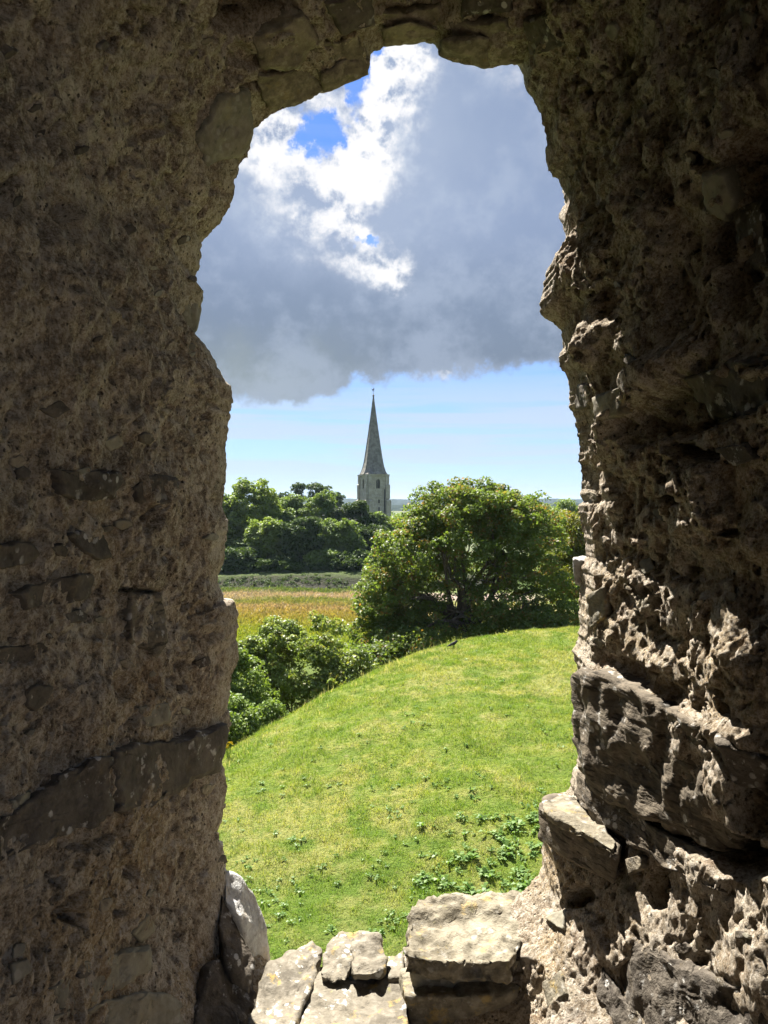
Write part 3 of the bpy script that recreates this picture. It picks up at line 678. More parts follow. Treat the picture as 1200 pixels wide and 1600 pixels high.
def sheet(name, xs, ys, zf, mat, label=None):
    XX, YY = np.meshgrid(xs, ys); ZZ = zf(XX, YY)
    me = mesh_np(name, np.stack([XX, YY, ZZ], -1).reshape(-1, 3), grid_faces(len(ys), len(xs)), mat)
    return tag(obj(name, me), label, kind='structure')
sheet('mound', np.arange(-26, 34, .16), np.r_[np.arange(2.4, 46, .16)], mound_z, M['sward'])
sheet('marsh', np.arange(-75, 75, .6), np.arange(26, 146, .5), marsh_z, M['marsh'])
gx = np.r_[-9000, -4000, -1500, -600, -300, np.arange(-200, 201, 25), 300, 600, 1500, 4000, 9000]
gy = np.r_[-3000, -400, -60, 0, 20]
sheet('ground', gx, np.r_[-6000, -1000, -100, 0, 60, 100, 120, 145, 170, 260, 500, 1000, 2000, 4000, 9000], lambda a, b: np.where(b < 140, -14.5, -11.3) + 0 * a, M['fields'])

# ------------------------------------------------------------------ vegetation
def leaf_mat(name, ca, cb, trans=.38, spec=.35, rough=.45, cc=None):
    spec *= .55; rough = rough + .10
    m, g, out = new_mat(name)
    t = g.node('ShaderNodeAttribute', {'attribute_name': 'tint'}, {}, 2)
    c = g.mix(t, ca, cb)
    if cc: c = g.mix(g.ss(t, .80, .95), c, cc)
    d = g.node('ShaderNodeBsdfPrincipled', {}, {'Base Color': c, 'Roughness': rough, 'Specular IOR Level': spec})
    tr = g.node('ShaderNodeBsdfTranslucent', {}, {'Color': g.mix(1.0, c, (1.5, 1.5, .6), 'MULTIPLY')})
    mx = g.node('ShaderNodeMixShader', {}, {0: trans, 1: d, 2: tr}); g.l.new(mx.o, out.inputs[0]); return m
M['leaf_sycamore'] = leaf_mat('sycamore_leaf', (.072, .118, .028), (.145, .185, .045), .48, .45, .42, (.20, .115, .035))
M['leaf_maple'] = leaf_mat('yellowing_leaf', (.075, .11, .02), (.19, .18, .035), .42, .4, .45, (.26, .13, .03))
M['leaf_green'] = leaf_mat('green_leaf', (.085, .14, .032), (.165, .225, .05), .36, .4)
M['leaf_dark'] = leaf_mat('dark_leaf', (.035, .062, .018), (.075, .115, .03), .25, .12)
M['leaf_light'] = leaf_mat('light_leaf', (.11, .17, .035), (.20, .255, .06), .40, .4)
M['leaf_shrub'] = leaf_mat('shrub_leaf', (.115, .17, .04), (.21, .255, .07), .36, .5, .38, (.20, .19, .05))
M['leaf_weed'] = leaf_mat('weed_leaf', (.07, .15, .02), (.14, .23, .04), .4, .7, .4)
M['hill'] = leaf_mat('hill_wood', (.010, .018, .013), (.018, .028, .018), .02, .05, .9)
m_, g_, o_ = new_mat('bark'); pp = pos(g_); nn = g_.noise(g_.vscale(pp, 1, 1, .3), 9, 5, .6)
pbsdf(g_, o_, g_.mix(g_.ss(nn, .35, .65), (.045, .036, .026), (.12, .10, .075)), .95, g_.node('ShaderNodeBump', {}, {'Height': nn, 'Distance': .03})); M['bark'] = m_

def leaf_cloud(cent, rad, per, size, rs, flat=.75, updir=.55, drop=0.0):
    """leaf quads on squashed clump shells; cent (n,3), rad (n)"""
    n = len(cent); k = int(per); tot = n * k
    c = np.repeat(cent, k, 0); r = np.repeat(rad, k)
    v = rs.normal(size=(tot, 3)); v /= np.linalg.norm(v, axis=1)[:, None]; v[:, 2] = np.abs(v[:, 2]) * np.where(rs.rand(tot) < .78, 1, -.6)
    rr = r * (.55 + .5 * rs.rand(tot) ** .6)
    p = c + v * rr[:, None] * np.array([1, 1, flat])
    nrm = v * .5 + np.array([0, 0, updir]) + rs.normal(size=(tot, 3)) * .62; nrm /= np.linalg.norm(nrm, axis=1)[:, None]
    a = np.cross(nrm, rs.normal(size=(tot, 3))); a /= np.linalg.norm(a, axis=1)[:, None]; b = np.cross(nrm, a)
    s = size * (.6 + .8 * rs.rand(tot))[:, None]
    fold = nrm * s * .22
    V = np.stack([p - a * s * .55, p - b * s * .38 + fold, p + a * s * .6, p + b * s * .38 + fold], 1).reshape(-1, 3)
    F = np.arange(tot * 4).reshape(-1, 4)
    tint = np.clip(np.repeat(rs.rand(n), k) * .55 + rs.rand(tot) * .55 - .05 + (rs.rand(tot) < .05) * .4, 0, 1)
    return V, F, tint
def clumps(lobes, n, rs, shell=.45):
    """clump centres inside ellipsoid lobes (cx,cy,cz,rx,ry,rz,weight)"""
    L = np.array(lobes, float); w = L[:, 6] / L[:, 6].sum(); idx = rs.choice(len(L), n, p=w)
    v = rs.normal(size=(n, 3)); v /= np.linalg.norm(v, axis=1)[:, None]
    r = shell + (1 - shell) * rs.rand(n) ** .5
    c = L[idx, :3] + v * L[idx, 3:6] * r[:, None]
    c += np.stack([fbm(c * .35, 2, .5, s) for s in (1, 2, 3)], 1) * L[idx, 3:6] * .22
    return c
def limb_path(a, b, rs, sag=.15, n=7):
    a = np.array(a, float); b = np.array(b, float); P = []
    off = rs.normal(size=3) * .08 * np.linalg.norm(b - a)
    for i in range(n):
        t = i / (n - 1); q = a + (b - a) * t; q[2] += sag * np.linalg.norm(b - a) * math.sin(t * math.pi) * (1 - t)
        P.append(tuple(q + off * math.sin(t * math.pi) + rs.normal(size=3) * .015 * np.linalg.norm(b - a) * (0 < i < n - 1)))
    return P
def tree(name, label, cat, base, lobes, n, crad, per, leaf, mat, seed, group=None, trunk_h=.35, trunk_r=.25, limbs=6, twigs=4, stems=1, updir=.55, flat=.75, bark='bark', shell=.45, gap=()):
    rs = np.random.RandomState(seed); base = np.array(base, float)
    t = thing(name, label, cat, tuple(base), 0, group)
    lob = [(a, b, c, d, e, f, w) for a, b, c, d, e, f, w in lobes]
    C_ = clumps(lob, n, rs, shell)
    for a, b_, c_, d, e, f, w in gap:
        k = (((C_ - np.array([a, b_, c_])) / np.array([d, e, f])) ** 2).sum(1) > 1 + .5 * rs.rand(len(C_)); k |= rs.rand(len(C_)) < .12; C_ = C_[k]
    n = len(C_); rad = crad * (.65 + .7 * rs.rand(n))
    V, F, ti = leaf_cloud(C_, rad, per, leaf, rs, flat, updir)
    crown = obj('crown', mesh_np('crown', V, F, M[mat], False, {'tint': ti}), t)
    top = max(l[2] + l[5] for l in lob)
    parts = []
    for s in range(stems):
        o2 = rs.normal(size=3) * np.array([.5, .5, 0]) * trunk_r * (0 if stems == 1 else 3)
        hd = np.array([lob[0][0], lob[0][1], 0]) * .5 + o2; hd[2] = top * trunk_h
        parts.append(tube(limb_path(o2 * .5 + np.array([0, 0, -.6]), hd, rs, 0, 6), [trunk_r * (1.25 - .45 * i / 5) for i in range(6)], 9))
        for k in range(limbs):
            e = C_[rs.randint(n)]; e2 = np.array(e) * np.array([.9, .9, .92])
            P = limb_path(hd * (.75 + .25 * rs.rand()), e2, rs, .12)
            lp = tube(P, [trunk_r * (.55 - .46 * i / 6) for i in range(7)], 6)
            sub = []
            for q in range(twigs):
                st = P[rs.randint(2, 6)]; dd = np.linalg.norm(C_ - np.array(st), axis=1); j = np.argsort(dd)[rs.randint(2, max(3, min(40, n)))]
                sub.append(tube(limb_path(st, C_[j], rs, .08, 5), [trunk_r * (.2 - .035 * i) for i in range(5)], 5))
            obj('limb', mesh_py('limb', *join([lp] + sub), M[bark], True), t)
    obj('trunk', mesh_py('trunk', *join(parts), M[bark], True), t)
    return t

# big sycamore behind the mound
def px_lobe(px, py, Y, rpx, rpy, ry, base, w):
    c = at(px, py, Y); return (c.x - base[0], c.y - base[1], c.z - base[2], rpx / 1200 * Y, ry, rpy / 1200 * Y, w)
b = (3.9, 49.0, -12.1)
tree('sycamore_tree', 'huge spreading sycamore with rusty leaf tips rising behind the grassy mound', 'tree', b,
     [px_lobe(735, 895, 49, 130, 130, 5.2, b, 6), px_lobe(655, 880, 48.4, 75, 75, 3.6, b, 2.4), px_lobe(620, 965, 47.6, 62, 62, 3.0, b, 2.2), px_lobe(815, 850, 49, 68, 80, 3.8, b, 2.2),
      px_lobe(720, 800, 49, 82, 48, 3.6, b, 1.8), px_lobe(865, 950, 48.6, 52, 58, 3.0, b, 1.5), px_lobe(775, 805, 49.5, 50, 44, 3.2, b, 1.0), px_lobe(588, 1005, 46, 42, 34, 2.0, b, 1.0), px_lobe(720, 975, 47, 130, 34, 3.0, b, 1.8), px_lobe(728, 850, 49, 95, 85, 4.2, b, 2.0), px_lobe(737, 782, 49, 62, 30, 3.2, b, 1.5), px_lobe(815, 818, 50, 58, 42, 3.4, b, 1.3), px_lobe(662, 822, 49, 44, 34, 3.0, b, .9), px_lobe(597, 935, 47, 42, 60, 2.6, b, 1.2), px_lobe(850, 985, 46, 60, 30, 2.0, b, 1.3), px_lobe(640, 1010, 44, 50, 26, 2.0, b, 1.0), px_lobe(590, 1030, 42, 34, 22, 1.6, b, .6)],
     2000, .50, 84, .150, 'leaf_sycamore', 3, gap=[px_lobe(700, 930, 45.6, 48, 46, 3.2, b, 1), px_lobe(665, 900, 46, 22, 26, 2.5, b, 1), px_lobe(760, 900, 45.5, 22, 22, 2.5, b, 1)], trunk_h=.36, trunk_r=.34, limbs=11, twigs=6, stems=2, shell=.35)
b = (14.2, 56.0, -12.1)
tree('maple_tree', 'yellowing broad maple half hidden behind the big sycamore at right', 'tree', b,
     [px_lobe(905, 850, 56, 44, 46, 2.6, b, 3), px_lobe(880, 900, 55, 45, 50, 2.6, b, 2), px_lobe(935, 905, 56, 45, 60, 2.6, b, 2)], 240, .6, 130, .16, 'leaf_maple', 8, trunk_r=.22, limbs=7, twigs=5)

# shrubs in the dip left of the mound
def shrub(lobs, Y, gz, px0, label, seed, n, mat='leaf_shrub', leaf=.12, crad=.36, per=90, name='shrub', cat='shrub', group=None, **k):
    x0 = (px0 - 600) / 1200 * Y; b = (x0, Y, gz)
    rq = random.Random(seed); ex = []
    for a, c, rx, ry, dy, w in lobs:
        for _ in range(4):
            an = rq.uniform(-.2, 3.3); f = rq.uniform(.22, .4); ex.append((a + math.cos(an) * rx * .95, c - math.sin(an) * ry * .95, rx * f, ry * f * 1.1, dy, w * .22))
    lobs = list(lobs) + ex
    return tree(name, label, cat, b, [px_lobe(a, c, Y + dy, rx, ry, rx / 1200 * Y * .8, b, w) for a, c, rx, ry, dy, w in lobs], n, crad, per, leaf, mat, seed, group, trunk_h=.3, trunk_r=.07, limbs=7, twigs=4, stems=3, **k)
shrub([(452, 1048, 66, 62, 0, 4), (400, 1068, 50, 56, -1, 2.4), (512, 1082, 38, 36, -1, 1.3)], 35, -11.5, 455, 'dense leafy shrub filling the dip left of the mound', 21, 400, crad=.27, per=56)
shrub([(442, 1000, 26, 26, 0, 2), (432, 1030, 34, 26, 0, 2)], 36.5, -11.5, 440, 'taller dark shrub poking above the leafy shrub in the dip', 22, 80)
shrub([(375, 1090, 50, 60, 0, 3), (345, 1130, 45, 50, -1, 2)], 31, -11.2, 372, 'green shrub close beside the left jamb of the window', 23, 330, crad=.30, per=66, mat='leaf_green')
shrub([(392, 1128, 40, 26, 0, 2), (362, 1152, 36, 26, -.6, 2)], 27.5, -10.6, 385, 'low dark bramble bush at the foot of the grassy slope', 24, 130, mat='leaf_green', leaf=.10, name='bramble_bush', cat='bush')
shrub([(545, 1050, 30, 26, 0, 1), (515, 1085, 32, 24, -1, 1)], 35, -10.8, 540, 'loose pale shrub where the mound meets the sycamore', 25, 90)
b = ((500 - 600) / 1200 * 38, 38, -11.5)
tree('sapling', 'slender young tree with bare thin stem and sparse top beside the leafy shrub', 'tree', b,
     [px_lobe(520, 980, 38, 34, 13, .9, b, 2), px_lobe(500, 967, 38, 12, 9, .5, b, 1), px_lobe(498, 1010, 38, 34, 12, .8, b, 1), px_lobe(520, 1035, 38, 30, 22, .9, b, 1)],
     46, .28, 34, .14, 'leaf_shrub', 33, trunk_h=.82, trunk_r=.05, limbs=6, twigs=2)
# trees beyond the marsh: px, top, width, Y, material, label
def far_tree(cx, top, w, Y, mat, label, seed, bot=905, n=130, leaf=.33, name='broadleaf_tree', lobes=None, crad=.78, per=56, trunk=.3):
    gz = -10.3; base = ((cx - 600) / 1200 * Y, Y, gz); b0 = min(bot, HZ + 1200 * 10.3 / Y)
    h = b0 - top
    lb = [px_lobe(cx, top + h * .42, Y, w * .46, h * .40, w * .42 / 1200 * Y, base, 4),
          px_lobe(cx - w * .22, top + h * .55, Y - 1, w * .27, h * .36, w * .25 / 1200 * Y, base, 1.6), px_lobe(cx + w * .24, top + h * .52, Y - 1, w * .26, h * .36, w * .25 / 1200 * Y, base, 1.6),
          px_lobe(cx + w * .05, top + h * .16, Y, w * .24, h * .16, w * .2 / 1200 * Y, base, 1), px_lobe(cx, top + h * .78, Y - 1, w * .42, h * .2, w * .3 / 1200 * Y, base, 1.4)]
    rq = random.Random(seed + 100)
    for _ in range(7):
        an = rq.uniform(-.3, 3.4); f = rq.uniform(.12, .24); lb.append(px_lobe(cx + math.cos(an) * w * .42, top + h * .45 - math.sin(an) * h * .40, Y - rq.random(), w * f, h * f * .8, w * f / 1200 * Y, base, .55))
    return tree(name, label, 'tree', base, lb, int(n * 2.4), crad, per, leaf, mat, seed, 'trees beyond the marsh', trunk_h=.35, trunk_r=trunk, limbs=5, twigs=2, shell=.4)
far_tree(383, 757, 100, 138, 'leaf_light', 'tallest pale green tree beyond the marsh beside the left jamb', 41, n=190)
far_tree(335, 775, 90, 136, 'leaf_light', 'green tree mostly hidden behind the left jamb', 42)
far_tree(425, 783, 62, 142, 'leaf_green', 'green tree between the tallest pale tree and the dark conical one', 43)
far_tree(418, 815, 62, 130, 'leaf_light', 'light green young tree in front row with drooping crown', 44, n=100)
far_tree(472, 811, 58, 129, 'leaf_dark', 'very dark cone shaped tree sweeping down to the bank', 45, n=150, bot=915)
far_tree(497, 775, 70, 150, 'leaf_green', 'rounded mid green tree above the dark conical tree', 46, n=140)
far_tree(455, 780, 50, 152, 'leaf_green', 'dull green tree behind the gap left of the dark cone', 47)
far_tree(530, 818, 66, 131, 'leaf_green', 'pale dome shaped tree in the front row right of the dark cone', 48, n=150)
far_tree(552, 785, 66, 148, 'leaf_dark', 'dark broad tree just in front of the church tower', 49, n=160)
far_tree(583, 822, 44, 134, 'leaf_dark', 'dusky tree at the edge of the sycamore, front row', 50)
far_tree(595, 806, 50, 158, 'leaf_green', 'greenery under the foot of the church tower', 51)
far_tree(505, 862, 46, 127, 'leaf_green', 'low leafy tree filling the foot of the front row', 52, n=80)
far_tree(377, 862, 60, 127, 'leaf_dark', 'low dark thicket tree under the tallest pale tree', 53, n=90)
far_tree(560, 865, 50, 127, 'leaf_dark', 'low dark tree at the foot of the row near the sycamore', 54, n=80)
for i, (cx, tp, w, Y, m, lb) in enumerate([(467, 754, 24, 235, 'leaf_dark', 'thin crowned tree alone on the skyline'), (498, 754, 44, 240, 'leaf_dark', 'dark domed tree highest on the skyline left of the church'),
                                   (440, 767, 34, 230, 'leaf_dark', 'small dark tree on the skyline above the far wood'), (522, 768, 30, 245, 'leaf_dark', 'dark tree sloping down the skyline toward the church')]):
    gz = -6.0; base = ((cx - 600) / 1200 * Y, Y, gz)
    tree('skyline_tree', lb, 'tree', base, [px_lobe(cx, tp + 10, Y, w * .42, 8, w * .35 / 1200 * Y, base, 3), px_lobe(cx, tp + 20, Y, w * .5, 9, w * .4 / 1200 * Y, base, 2)], 40 if i else 22, 1.1, 55, .5, m, 60 + i, 'trees on the skyline', trunk_h=.6, trunk_r=.3, limbs=5, twigs=2)
for i, (cx, tp, w, Y, m, lb) in enumerate([(885, 788, 52, 175, 'leaf_light', 'round bright green tree in the gap right of the sycamore'), (850, 795, 50, 200, 'leaf_green', 'tree just showing over the right shoulder of the sycamore'), (925, 795, 50, 190, 'leaf_dark', 'dark tree at the very edge of the right jamb')]):
    far_tree(cx, tp, w, Y, m, lb, 70 + i, n=90, crad=1.3, bot=870)

# hedge along the far bank (a thicket nobody could count)
def thicket():
    rs = np.random.RandomState(77); n = 420
    x = rs.uniform(-46, 8, n); y = rs.uniform(123, 128, n); z = marsh_z(x, y) + rs.uniform(.1, 1, n) * (1.6 + 2.2 * pn(np.stack([x * .12, y * 0, x * 0], 1), 3))
    V, F, ti = leaf_cloud(np.stack([x, y, z], 1), rs.uniform(.5, 1.1, n), 70, .28, rs)
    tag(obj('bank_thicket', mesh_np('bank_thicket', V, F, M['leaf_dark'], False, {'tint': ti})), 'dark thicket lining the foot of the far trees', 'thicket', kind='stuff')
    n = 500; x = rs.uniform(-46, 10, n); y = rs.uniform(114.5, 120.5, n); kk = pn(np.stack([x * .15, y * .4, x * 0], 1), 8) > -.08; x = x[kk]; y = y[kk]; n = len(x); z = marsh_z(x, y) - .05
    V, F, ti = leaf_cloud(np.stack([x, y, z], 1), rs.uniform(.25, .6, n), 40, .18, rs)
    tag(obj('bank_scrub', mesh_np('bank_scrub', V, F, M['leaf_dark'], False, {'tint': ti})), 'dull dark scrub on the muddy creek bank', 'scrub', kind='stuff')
    n = 900; x = rs.uniform(-150, 190, n); y = rs.uniform(250, 420, n); z = -10.5 + rs.rand(n) * (4.5 + 3 * pn(np.stack([x * .03, y * .03, x * 0], 1), 2))
    V, F, ti = leaf_cloud(np.stack([x, y, z], 1), rs.uniform(2, 4, n), 60, 1.0, rs)
    tag(obj('far_wood', mesh_np('far_wood', V, F, M['leaf_green'], False, {'tint': ti})), 'low belt of far woodland in front of the distant ridge', 'woodland', kind='stuff')
thicket()
# distant wooded ridge
def ridge(name, Y, topl, n, seed, amp):
    rs = np.random.RandomState(seed); W = Y * .62; xs = np.linspace(-W, W, n); rows = 7; V = []
    for r in range(rows):
        t = r / (rows - 1); yy = Y + t * Y * .22; 
        zt = np.interp(xs / Y, topl[0], topl[1]) * Y
        p = np.stack([xs * .02, xs * 0 + r * 3.1, xs * 0], 1)
        zz = -11.5 + (zt + 11.5) * math.sin(t * math.pi * .5) + fbm(p, 4, .6, seed) * amp * (t > 0)
        V.append(np.stack([xs, xs * 0 + yy, zz], 1))
    me = mesh_np(name, np.concatenate(V), grid_faces(rows, n), M['hill'], False, {'tint': rs.rand((rows - 1) * (n - 1))})
    tag(obj(name, me), kind='structure')
ridge('hill', 2600, ([-.7, -.2, -.07, -.02, .05, .2, .3, .7], [.006, .008, .0085, .0085, .008, .0095, .008, .007]), 900, 5, 5)
ridge('hill', 1300, ([-.7, -.2, .0, .2, .3, .7], [-.001, .0, -.001, .001, .002, .001]), 700, 9, 3)

# ------------------------------------------------------------------ church
def church():
    def cm(name, a, b, sc_, rough=.9):
        m, g, out = new_mat(name); tc = g.node('ShaderNodeTexCoord', {}, {}, 3); p = pos(g); n = g.noise(p, 1.2, 6, .65); n2 = g.noise(p, 5, 4, .6)
        br = g.node('ShaderNodeTexWave', {'bands_direction': 'Z'}, {'Vector': tc, 'Scale': sc_, 'Distortion': 1.2, 'Detail': 3})
        c = g.mix(g.ss(n, .36, .64), a, b); c = g.mix(g.ss(n2, .55, .7) * .4, c, tuple(v * .5 for v in a)); c = g.mix(br * .22, c, tuple(v * .45 for v in a))
        pbsdf(g, out, c, rough, g.node('ShaderNodeBump', {}, {'Height': br + n2, 'Distance': .05})); return m
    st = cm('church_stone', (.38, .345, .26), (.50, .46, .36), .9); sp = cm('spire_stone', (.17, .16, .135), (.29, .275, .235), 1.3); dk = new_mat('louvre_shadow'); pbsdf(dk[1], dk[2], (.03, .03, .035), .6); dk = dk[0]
    ld = new_mat('lead_pipe'); pbsdf(ld[1], ld[2], (.05, .05, .055), .6); ld = ld[0]
    Y = 190; zt = (HZ - 742) / 1200 * Y; gz = -11.3; H = zt - gz; c0 = at(583.5, 742, Y); hw = 2.75
    t = thing('church', 'old stone church tower with tall pointed spire above the trees', 'church', (c0.x, Y, gz), R(26))
    # tower body in two slightly stepped stages with a string course
    parts = [box(0, 0, 0, 2 * hw + .5, 2 * hw + .5, H * .5), box(0, 0, H * .5 + .002, 2 * hw + .16, 2 * hw + .16, H * .70)]
    obj('tower', mesh_py('tower', *join(parts), st), t)
    # belfry walls with real window openings
    def wall_with_opening(sx, sy, rot, ow, z0, z1, name='belfry_wall'):
        V = []; F = []; z2 = z1 + ow * .5
        W_ = hw; th = .5; zb, ztp = H * .70 + .004, H
        segs = [box(-(W_ + ow / 2) / 2, 0, zb, W_ - ow / 2, th, ztp), box((W_ + ow / 2) / 2, 0, zb, W_ - ow / 2, th, ztp), box(0, 0, zb, ow, th, z0), box(0, 0, z1 + ow * .62, ow, th, ztp)]
        # two-sided pointed head
        k = 6; pts = [(-ow / 2, z1)] + [(-ow / 2 + ow / 2 * (1 - math.cos(a * math.pi / 2 / k)), z1 + ow * .6 * math.sin(a * math.pi / 2 / k)) for a in range(1, k + 1)]
        for sgn in (1, -1):
            poly = [(x * sgn, z) for x, z in pts] + [(-ow / 2 * sgn, z1 + ow * .62)]
            n = len(poly); V2 = [(x, -th / 2, z) for x, z in poly] + [(x, th / 2, z) for x, z in poly]
            F2 = [tuple(range(n)), tuple(range(2 * n - 1, n - 1, -1))] + [(i, i + n, (i + 1) % n + n, (i + 1) % n) for i in range(n)]
            segs.append((V2, F2))
        V, F = join(segs); Mx = Matrix.Rotation(rot, 3, 'Z'); V = [tuple(Mx @ Vector((v[0], v[1] - hw + th / 2, v[2]))) for v in V]
        o = obj(name, mesh_py(name, V, F, st), t)
        # louvres and dark backing
        lv = []
        zz = z0 + .12
        while zz < z1 + ow * .35:
            Vb, Fb = box(0, -hw + th * .55, zz, ow, .20, zz + .05); lv.append(([(v[0], v[1], v[2] + (v[1] + hw) * .5) for v in Vb], Fb)); zz += .26
        Vl, Fl = join(lv); f = obj('window', mesh_py('louvre', [tuple(Mx @ Vector(v)) for v in Vl], Fl, ld), o)
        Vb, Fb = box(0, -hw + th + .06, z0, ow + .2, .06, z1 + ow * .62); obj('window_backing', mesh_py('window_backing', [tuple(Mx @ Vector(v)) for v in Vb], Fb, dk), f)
        Vb, Fb = box(0, -hw + th * .45, z0, .09, .14, z1 + ow * .55); obj('mullion', mesh_py('mullion', [tuple(Mx @ Vector(v)) for v in Vb], Fb, st), f)
    for k in range(4): wall_with_opening(0, 0, k * math.pi / 2, 1.05, H - 3.4, H - 1.75)
    # string courses, cornice
    for z, e in ((H * .5, .40), (H * .70, .22), (H - .22, .30)):
        obj('string_course', mesh_py('string_course', *box(0, 0, z - .09, 2 * hw + e + .2, 2 * hw + e + .2, z + .09 if z < H - 1 else H + .06), st), t)
    # angle buttresses, stepped: two per corner
    for a in (-1, 1):
        for b_ in (-1, 1):
            for ax in (0, 1):
                segs = []
                for (z0, z1, d) in ((0, H * .45, 1.15), (H * .45, H * .68, .80), (H * .68, H * .88, .5), (H * .88, H - .15, .28)):
                    w = .85
                    if ax: V, F = box(a * (hw + d / 2 - .01), b_ * (hw - w / 2 - .02), z0, d, w, z1)
                    else: V, F = box(a * (hw - w / 2 - .02), b_ * (hw + d / 2 - .01), z0, w, d, z1)
                    # sloped weathering on the outer top edge
                    V = [list(v) for v in V]
                    for v in V[4:]:
                        if ax and abs(v[0]) > hw + d * .5: v[2] -= d * .55
                        if not ax and abs(v[1]) > hw + d * .5: v[2] -= d * .55
                    segs.append(([tuple(v) for v in V], F))
                obj('buttress', mesh_py('buttress', *join(segs), st), t)
    # slits and drainpipe
    for z in (H - 7.0, H - 8.9): obj('slit_window', mesh_py('slit_window', *box(.15, -hw - .14, z, .28, .1, z + .9), dk), t)
    obj('drainpipe', mesh_py('drainpipe', *box(hw - 1.15, -hw - .30, H - 11, .16, .16, H - 3.6), ld), t)
    # spire: octagonal with flared foot (broached)
    px = Y / 1200; prof = [(0, 19.3), (4, 17.6), (10, 15.6), (18, 13.8), (30, 11.9), (60, 7.9), (90, 4.1), (122, .55)]
    V = []; F = []; n = 8
    for i, (dz, r) in enumerate(prof):
        sq = max(0, 1 - dz / 18.0)
        for k in range(n):
            an = 2 * math.pi * (k + .5) / n; ro = r * px * 1.02 / math.cos(math.pi / 8)
            x, y_ = ro * math.cos(an), ro * math.sin(an)
            m_ = max(abs(x), abs(y_)); 
            V.append((x, y_, H + .06 + dz * px))
    for i in range(len(prof) - 1):
        for k in range(n): F.append((i * n + k, i * n + (k + 1) % n, (i + 1) * n + (k + 1) % n, (i + 1) * n + k))
    sp_o = obj('spire', mesh_py('spire', V, F, sp), t)
    for k in range(n):                                                  # stone rolls on the eight arrises
        pts = [V[i * n + k] for i in range(len(prof))]
        obj('arris_roll', mesh_py('arris_roll', *tube(pts, [.07] * 7 + [.04], 5), sp), sp_o)
    # corner broaches
    for k in range(4):
        an = math.pi / 4 + k * math.pi / 2; c = hw * 1.0
        P = [(c * math.sqrt(2) * math.cos(an) * .98, c * math.sqrt(2) * math.sin(an) * .98, H + .06)]
        P += [V[(2 * k) % 8], V[(2 * k + 1) % 8], tuple((Vector(V[2 * n + (2 * k) % 8]) + Vector(V[2 * n + (2 * k + 1) % 8])) / 2)]
        obj('broach', mesh_py('broach', P, [(0, 1, 3), (0, 3, 2), (1, 2, 3), (0, 2, 1)], sp), sp_o)
    top = H + 122 * px
    obj('finial', mesh_py('finial', *join([tube([(0, 0, top - .2), (0, 0, top + .2), (0, 0, top + .42), (0, 0, top + .6)], [.1, .26, .22, .05], 8)]), sp), t)
    vn = obj('weathervane', mesh_py('weathervane', *join([tube([(0, 0, top + .4), (0, 0, top + 2.2)], [.045, .03], 5), box(0, 0, top + 1.35, .7, .04, top + 1.42)]), ld), t)
    ck = [(-.42, 0, 1.72), (-.1, 0, 1.75), (.12, 0, 2.05), (.3, 0, 2.0), (.2, 0, 1.75), (.1, 0, 1.55), (-.25, 0, 1.5), (-.5, 0, 1.98)]
    V = [(x, -.03, top + z) for x, _, z in ck] + [(x, .03, top + z) for x, _, z in ck]; n = 8
    obj('cockerel', mesh_py('cockerel', V, [tuple(range(n)), tuple(range(2 * n - 1, n - 1, -1))] + [(i, i + n, (i + 1) % n + n, (i + 1) % n) for i in range(n)], ld), vn)
    # nave roof running left behind the trees
    V = [(-24, -4.5, 7.2), (-hw, -4.5, 7.2), (-hw, 0, 10.6), (-24, 0, 10.6), (-24, 4.5, 7.2), (-hw, 4.5, 7.2)]
    obj('nave_wall', mesh_py('nave_wall', *box(-13.5, 0, 0, 21, 8.6, 7.2), st), t)
    obj('nave_roof', mesh_py('nave_roof', V, [(0, 1, 2, 3), (3, 2, 5, 4), (0, 3, 4), (1, 5, 2)], ld), t)
church()

